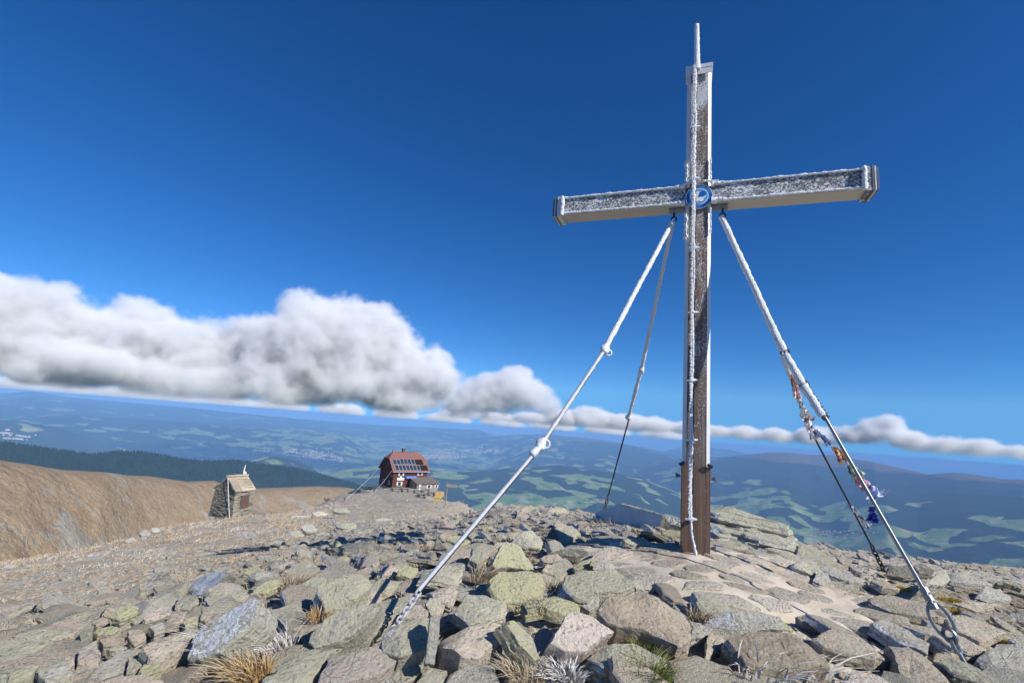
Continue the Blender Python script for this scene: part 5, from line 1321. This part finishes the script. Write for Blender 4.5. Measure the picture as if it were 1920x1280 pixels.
sg = part('white_sign', [b_span((1.15, -.14, 2.35), (3.35, -.06, 2.98)), b_prism([(1.95, 2.98), (2.55, 2.98), (2.5, 3.3), (2.25, 3.42), (2.0, 3.3)], 1, -.14, -.06)], M_WHITE, hut)
part('sign_marks', [b_span((1.35 + .2*k, -.152, 2.52 + .03*(k % 2)), (1.47 + .2*k, -.142, 2.80)) for k in range(10)], plain('sign_grey', (.42, .42, .46), .7), sg)
sb = part('blue_sign', b_span((3.35, -.62, 2.75), (7.0, -.5, 3.55)), M_SIGNB, hut)
part('sign_marks', [b_span((3.75 + .42*k, -.632, 2.98), (4.0 + .42*k, -.622, 3.34)) for k in range(7)], plain('sign_light_blue', (.34, .42, .66), .6), sb)
part('sign_bracket', [b_span((3.6, -.5, 2.9), (3.68, 0.02, 2.98)), b_span((6.6, -.5, 2.9), (6.68, 0.02, 2.98))], M_DARK, sb)
an = part('annex', [b_prism([(-4.4, -1.8), (-.005, -1.8), (-.005, 2.95), (-4.4, 2.05)], 0, 5.0, 11.4)], M_GREYW, hut)
part('annex_roof', b_sheet([(4.6, -4.9, 2.08), (11.8, -4.9, 2.08), (11.8, -.03, 3.16), (4.6, -.03, 3.16)], (0, -.2, .98), .14), M_DKROOF, an)
dr = part('door', b_span((5.35, -4.46, 0), (6.35, -4.395, 1.95)), M_GREYW, an)
part('door_pattern', [b_prism([(5.4, 1.9), (6.3, 1.9), (5.85, .98)], 1, -4.49, -4.462), b_prism([(5.4, .05), (6.3, .05), (5.85, .97)], 1, -4.49, -4.462)], M_WHITE, dr)
front_window(8.6, .85, .7, .75, .3, -4.42, an); front_window(10.9, .85, .5, .75, .22, -4.42, an)
f = part('window', b_span((4.93, -2.7, .9), (5.02, -1.9, 1.7)), M_WHITE, an); part('pane', b_span((4.905, -2.6, 1.0), (4.925, -2.0, 1.6)), M_GLASS, f)
def hut_pt(x, y, z=0.0): c_, s_ = .79, .607; n = math.hypot(c_, s_); c_, s_ = c_/n, s_/n; return np.array([hp[0] + c_*x - s_*y, hp[1] + s_*x + c_*y, hp[2] + z])
def bench_set(px, py, label, w=2.2, rz=0.0):
    p = on_ground(px, py); e = empty('picnic_table', (p[0], p[1], gz(p[0], p[1]) - .05), math.atan2(.607, .79) + rz); tag(e, label, 'table', 'tables and benches at the hut')
    part('table_top', b_box((0, 0, .75), (w, .75, .06)), M_GREYW, e)
    for s in (-1, 1):
        part('seat', b_box((0, s*.72, .45), (w, .28, .05)), M_GREYW, e)
        part('leg', [b_box((s*w*.38, 0, .36), (.08, .5, .74)), b_box((s*w*.38, 0, .40), (.08, 1.5, .08))], M_GREYW, e)
    return e
bench_set(745, 921, 'grey table with benches before the red front wall of the hut', 2.6)
bench_set(759, 922, 'second grey table beside the corner of the hut annex', 1.6)
for k, (x, y) in enumerate([(784, 925), (798, 924), (808, 930), (790, 933)]):
    bench_set(x, y, ['weathered picnic table nearest the annex door', 'weathered picnic table in the middle of the terrace', 'weathered picnic table at the right end of the terrace', 'weathered picnic table at the front of the hut terrace'][k], 2.0, .15*k)
def cable(label, a, b, r=.03):
    a, b = np.array(a), np.array(b); e = empty('anchor_cable', tuple(b)); tag(e, label, 'cable', 'steel anchor cables of the hut')
    pts = b_line(a - b, np.zeros(3), 12); pts[:, 2] -= .25*np.sin(np.linspace(0, math.pi, 12)); part('wire', b_tube(pts, r, 6), plain('pale_wire', (.52, .53, .55), .6), e)
    part('anchor', b_tube([(0, 0, -.4), (0, 0, .5)], .09, 8), M_STEEL, e)
def zat(px, py, D): return at(px, py, D)
cable('pale anchor cable from the gable wall of the hut to the ground', hut_pt(-.05, 1.0, 4.8), on_ground(700.7, 923))
cable('long pale anchor cable from the far eave of the hut to the slope', hut_pt(-.3, 8.8, 4.7), on_ground(646, 939))
def zoomH(*p): return [(640 + x/8.727, 820 + y/8.727) for x, y in p]
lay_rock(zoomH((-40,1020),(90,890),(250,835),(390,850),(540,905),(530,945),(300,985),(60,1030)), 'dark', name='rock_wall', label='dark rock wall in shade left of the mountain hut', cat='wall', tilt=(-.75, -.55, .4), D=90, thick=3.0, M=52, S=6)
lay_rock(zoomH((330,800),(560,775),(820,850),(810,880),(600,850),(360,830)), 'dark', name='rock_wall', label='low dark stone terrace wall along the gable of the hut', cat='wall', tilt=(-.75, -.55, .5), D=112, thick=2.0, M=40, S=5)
ROCK['orange'] = rock_material('orange_lichen_rock', (.40, .25, .11), (.34, .22, .11), (.24, .15, .07), .3, 0.0, ((.46, .29, .10), (.38, .26, .11)))
lay_rock(zoomH((1530,900),(1600,868),(1690,875),(1690,945),(1610,1015),(1530,1000)), 'orange', name='boulder', label='orange-brown boulder at the right end of the hut terrace', cat='rock', tilt=(.3, -.8, .5), D=95, thick=1.4)
bx = empty('yellow_crate', tuple(on_ground(640 + 1560/8.727, 820 + 1045/8.727))); tag(bx, 'small yellow crate below the orange boulder', 'crate')
part('body', b_span((-.32, -.3, -.1), (.32, .3, .42)), plain('yellow_plastic', (.45, .36, .12), .7), bx); part('rim', b_span((-.36, -.34, .42), (.36, .34, .50)), plain('pale_yellow', (.5, .43, .2), .7), bx)
sp = empty('signpost', tuple(on_ground(640 + 1700/8.727, 820 + 1135/8.727))); tag(sp, 'thin signpost right of the orange boulder', 'signpost')
part('pole', b_tube([(0, 0, -.3), (0, 0, 2.0)], .045, 8), M_GREYW, sp)
for k, (z, d) in enumerate([(1.6, 1)]): part('arm_board', b_prism([(-.1*d, z), (.75*d, z), (.95*d, z + .12), (.75*d, z + .25), (-.1*d, z + .25)], 1, -.09, -.062), M_GREYW, sp)

# ------------------------------------------------------------------ the dry-stone shrine
cpos = at(449, 967, 38.0); cpos[2] -= .05
shr = empty('stone_shrine', tuple(cpos), math.atan2(.921, .39)); tag(shr, 'dry-stone shrine with slab roof and dark plaque on the left ridge', 'shrine')
g = np.random.default_rng(9)
WX, WY, WH, NCO = 1.40, 1.95, 1.90, 23
def shrine_course(sel):
    out = []
    for k in range(NCO):
        z0 = WH*k/NCO - .1; h = WH/NCO; tp = 1.10 - .13*k/NCO
        x0, x1, y0, y1 = -.70*tp, .70*tp, -.15 - .97*(tp - 1), WY - .15 + .97*(tp - 1) - .97*(1 - tp)*0
        for side in range(4):
            L = (x1 - x0) if side % 2 == 0 else (y1 - y0); t = 0.0
            while t < L:
                w = min(g.uniform(.16, .48), L - t + .03)
                dep = g.uniform(.22, .34); o = g.uniform(-.035, .035)
                if side == 0: lo, hi = (x0 + t, y0 + o, z0), (x0 + t + w - .012, y0 + dep, z0 + h*.9)
                elif side == 2: lo, hi = (x0 + t, y1 - dep, z0), (x0 + t + w - .012, y1 + o, z0 + h*.9)
                elif side == 3: lo, hi = (x0 + o, y0 + t, z0), (x0 + dep, y0 + t + w - .012, z0 + h*.9)
                else: lo, hi = (x1 - dep, y0 + t, z0), (x1 + o, y0 + t + w - .012, z0 + h*.9)
                v, f = b_span(lo, hi); v = v + g.normal(size=v.shape)*.010
                if side == sel: out.append((v, f))
                t += w
    return out
def shrine_mat():
    M = Mat('shrine_stone', .92); O = M.coord('Object')
    c = M.ramp(M.noise(M.scale(O, (3, 3, 11)), 1.0, 2, .5), [(.3, (.13, .12, .10)), (.5, (.25, .23, .18)), (.7, (.34, .305, .235))])
    return M.done(c, M.bump(M.noise(O, 22, 5, .7), .5, .03))
M_SHR = shrine_mat()
names = ['front', 'side', 'back', 'side']
for s in range(4): tag(part('stone_courses', shrine_course(s), M_SHR, shr), kind='stuff')
part('core', b_span((-.5, .08, -.1), (.5, WY - .4, WH - .02)), plain('shrine_dark_core', (.05, .048, .04), .95), shr)
gab = []
for k in range(7):
    f = k/7.0; hw = .92*(1 - f)
    for yy in ():
        pass
    gab.append(b_span((-.68 + .012*(k % 2), .80 - hw*.95, WH + .095*k - .1), (.68 - .012*(k % 3), .80 + hw*.95, WH + .095*k - .015)))
part('gable_stones', gab, M_SHR, shr)
for sgn in (-1, 1):
    for r_ in range(3):
        for k in range(3):
            y_out = .80 + sgn*(1.06 - .36*r_); y_in = y_out - sgn*.44
            z_out = WH - .20 + .27*r_; z_in = z_out + .34
            xa = -.78 + .52*k + g.uniform(-.03, .03); xb = xa + .53
            P = [(xa, y_out + g.uniform(-.04, .04), z_out), (xb, y_out + g.uniform(-.04, .04), z_out), (xb, y_in, z_in), (xa, y_in, z_in)]
            if sgn > 0: P = P[::-1]
            part('roof_slab', b_sheet([np.array(p) + np.array([0, 0, .012*r_ + g.uniform(0, .012)]) for p in P], (0, sgn*.5, .86), .075), ROCK['brown'], shr)
part('plaque', b_box((.03, -.20, .98), (.62, .05, .86)), plain('dark_bronze', (.115, .075, .07), .6, .1, .1, 4), shr)
part('plaque_ledge', b_box((.03, -.19, .50), (.8, .10, .05)), M_SHR, shr)
xs = -.81
part('lightning_conductor', b_tube([(xs, -.12 + .78*f + 0*f, -.05 + 2.55*f) for f in np.linspace(0, 1, 12)], .020, 6), RIME, shr)
for z in (.55, 1.1, 1.65): part('bracket', b_tube([(xs, .65*z/2.28 - .1, z), (xs + .02, .65*z/2.28 + .18, z + .02)], .014, 5), RIME, shr)
part('rimed_finial', [b_tube([(.45, .8, 2.5), (.45, .8, 2.82), (.46, .79, 3.0), (.49, .78, 3.25)], [.05, .045, .035, .02], 8, .3, 12), b_tube([(.45, .8, 2.68), (.55, .74, 2.72), (.62, .72, 2.66)], [.09, .10, .03], 8, .3, 12)], RIME, shr, True, 80)

# ------------------------------------------------------------------ far woods and villages
def scatter_mass(name, label, spots, shapes, mats):
    V, F, MI, o = [], [], [], 0
    for (p, s, rz_), k in spots:
        v, f, mi = shapes[k]; c_, sn = math.cos(rz_), math.sin(rz_)
        V.append(v@np.array([[c_, sn, 0], [-sn, c_, 0], [0, 0, 1]])*s + p); F += [tuple(a + o for a in q) for q in f]; MI += mi; o += len(v)
    me = mesh_from(name, np.concatenate(V), F)
    for m in mats: me.materials.append(m)
    me.polygons.foreach_set('material_index', MI); return tag(obj(name, me), label, kind='stuff')
def conifer(n=6):
    V, F = [], []
    for (z0, z1, r) in ((.08, .5, .19), (.35, .78, .14), (.62, 1.0, .09)):
        o = len(V); V += [(math.cos(t)*r, math.sin(t)*r, z0) for t in np.linspace(0, 2*math.pi, n + 1)[:-1]] + [(0, 0, z1)]
        F += [(o + k, o + (k+1) % n, o + n) for k in range(n)]
    return np.array(V), F, [0]*len(F)
CON = [conifer(5), conifer(6)]
M_CON = plain('conifer_green', (.012, .028, .018), .95, 0, .4, .02)
g = np.random.default_rng(31); spots = []
R3 = RIDGES[2]
for i in range(7500):
    a_ = g.uniform(math.radians(-48), math.radians(-13)); D_ = np.interp(a_, R3['az'], R3['D'])*(1 - abs(g.normal())*.09 + .012)
    x, y = math.sin(a_)*D_, math.cos(a_)*D_; spots.append((x, y, g.uniform(11, 20), i % 2))
R2 = RIDGES[1]
for i in range(2200):
    a_ = math.radians(g.choice([-21.5, -19.5, -17.8]) + g.normal()*1.0); D_ = np.interp(a_, R2['az'], R2['D'])*(1 - .05 - abs(g.normal())*.10)
    x, y = math.sin(a_)*D_, math.cos(a_)*D_
    if noise3(np.array([x/70., y/70., 2.])) > -.05 + .12*(math.degrees(a_) < -20): spots.append((x, y, g.uniform(5, 10), i % 2))
sx_ = np.array([s[0] for s in spots]); sy_ = np.array([s[1] for s in spots]); hz_ = far_ground(sx_, sy_)
scatter_mass('conifer_forest', 'dark conifer forest covering the ridge behind the brown slope',
             [((np.array([x, y, hz_[i] - 1.0]), s, i*1.7), k) for i, (x, y, s, k) in enumerate(spots)], CON, [M_CON])
def house():
    v, f = b_span((-.5, -.4, -.2), (.5, .4, .45)); v2, f2 = b_prism([(-.48, .45), (.48, .45), (0, .85)], 0, -.55, .55)
    return np.concatenate([v, v2]), f + [tuple(a + len(v) for a in q) for q in f2], [0]*len(f) + [1]*len(f2)
HS = [house()]
M_HW = plain('village_white', (.72, .70, .66), .9, 0, .15, .01); M_HR = plain('village_roof', (.34, .20, .16), .9, 0, .3, .01)
for name_, lab, cl in (('village', 'pale town spread in the valley behind the shrine and hut', [(592, 862, 16.0, 38, 5, 420), (545, 848, 18, 60, 3, 120), (610, 869, 14.8, 14, 2, 90)]),
                       ('village', 'distant bright town right of the hut roof', [(815, 857, 21, 40, 3, 380), (905, 846, 24, 40, 3, 100), (835, 848, 23, 50, 3, 120)]),
                       ('village', 'small red-roofed village in the valley right of the cross', [(1580, 1004, 9.4, 42, 4, 190), (1540, 1000, 9.6, 16, 3, 60)]),
                       ('village', 'pale village at the left edge of the valley', [(8, 815, 17, 10, 3, 60), (30, 824, 16, 25, 3, 50)])):
    sp_ = []
    for px, py, D_, sx__, sy__, n_ in cl:
        Q = np.array([ray(px + g.normal()*sx__*.6, py + g.normal()*sy__*.7) for i in range(n_)]); Dq = np.geomspace(D_*700, D_*1500, 60)
        HH = far_ground(Q[:, :1]*Dq[None], Q[:, 1:2]*Dq[None]); K = np.argmax(HH > Q[:, 2:]*Dq[None], axis=1)
        for i in range(n_):
            k = K[i]
            if k == 0: continue
            sp_.append(((np.array([Q[i, 0]*Dq[k], Q[i, 1]*Dq[k], HH[i, k] + 1]), g.uniform(14, 34)*(Dq[k]/14000.), g.uniform(0, 3)), 0))
    if sp_: scatter_mass(name_, lab, sp_, HS, [M_HW, M_HR])
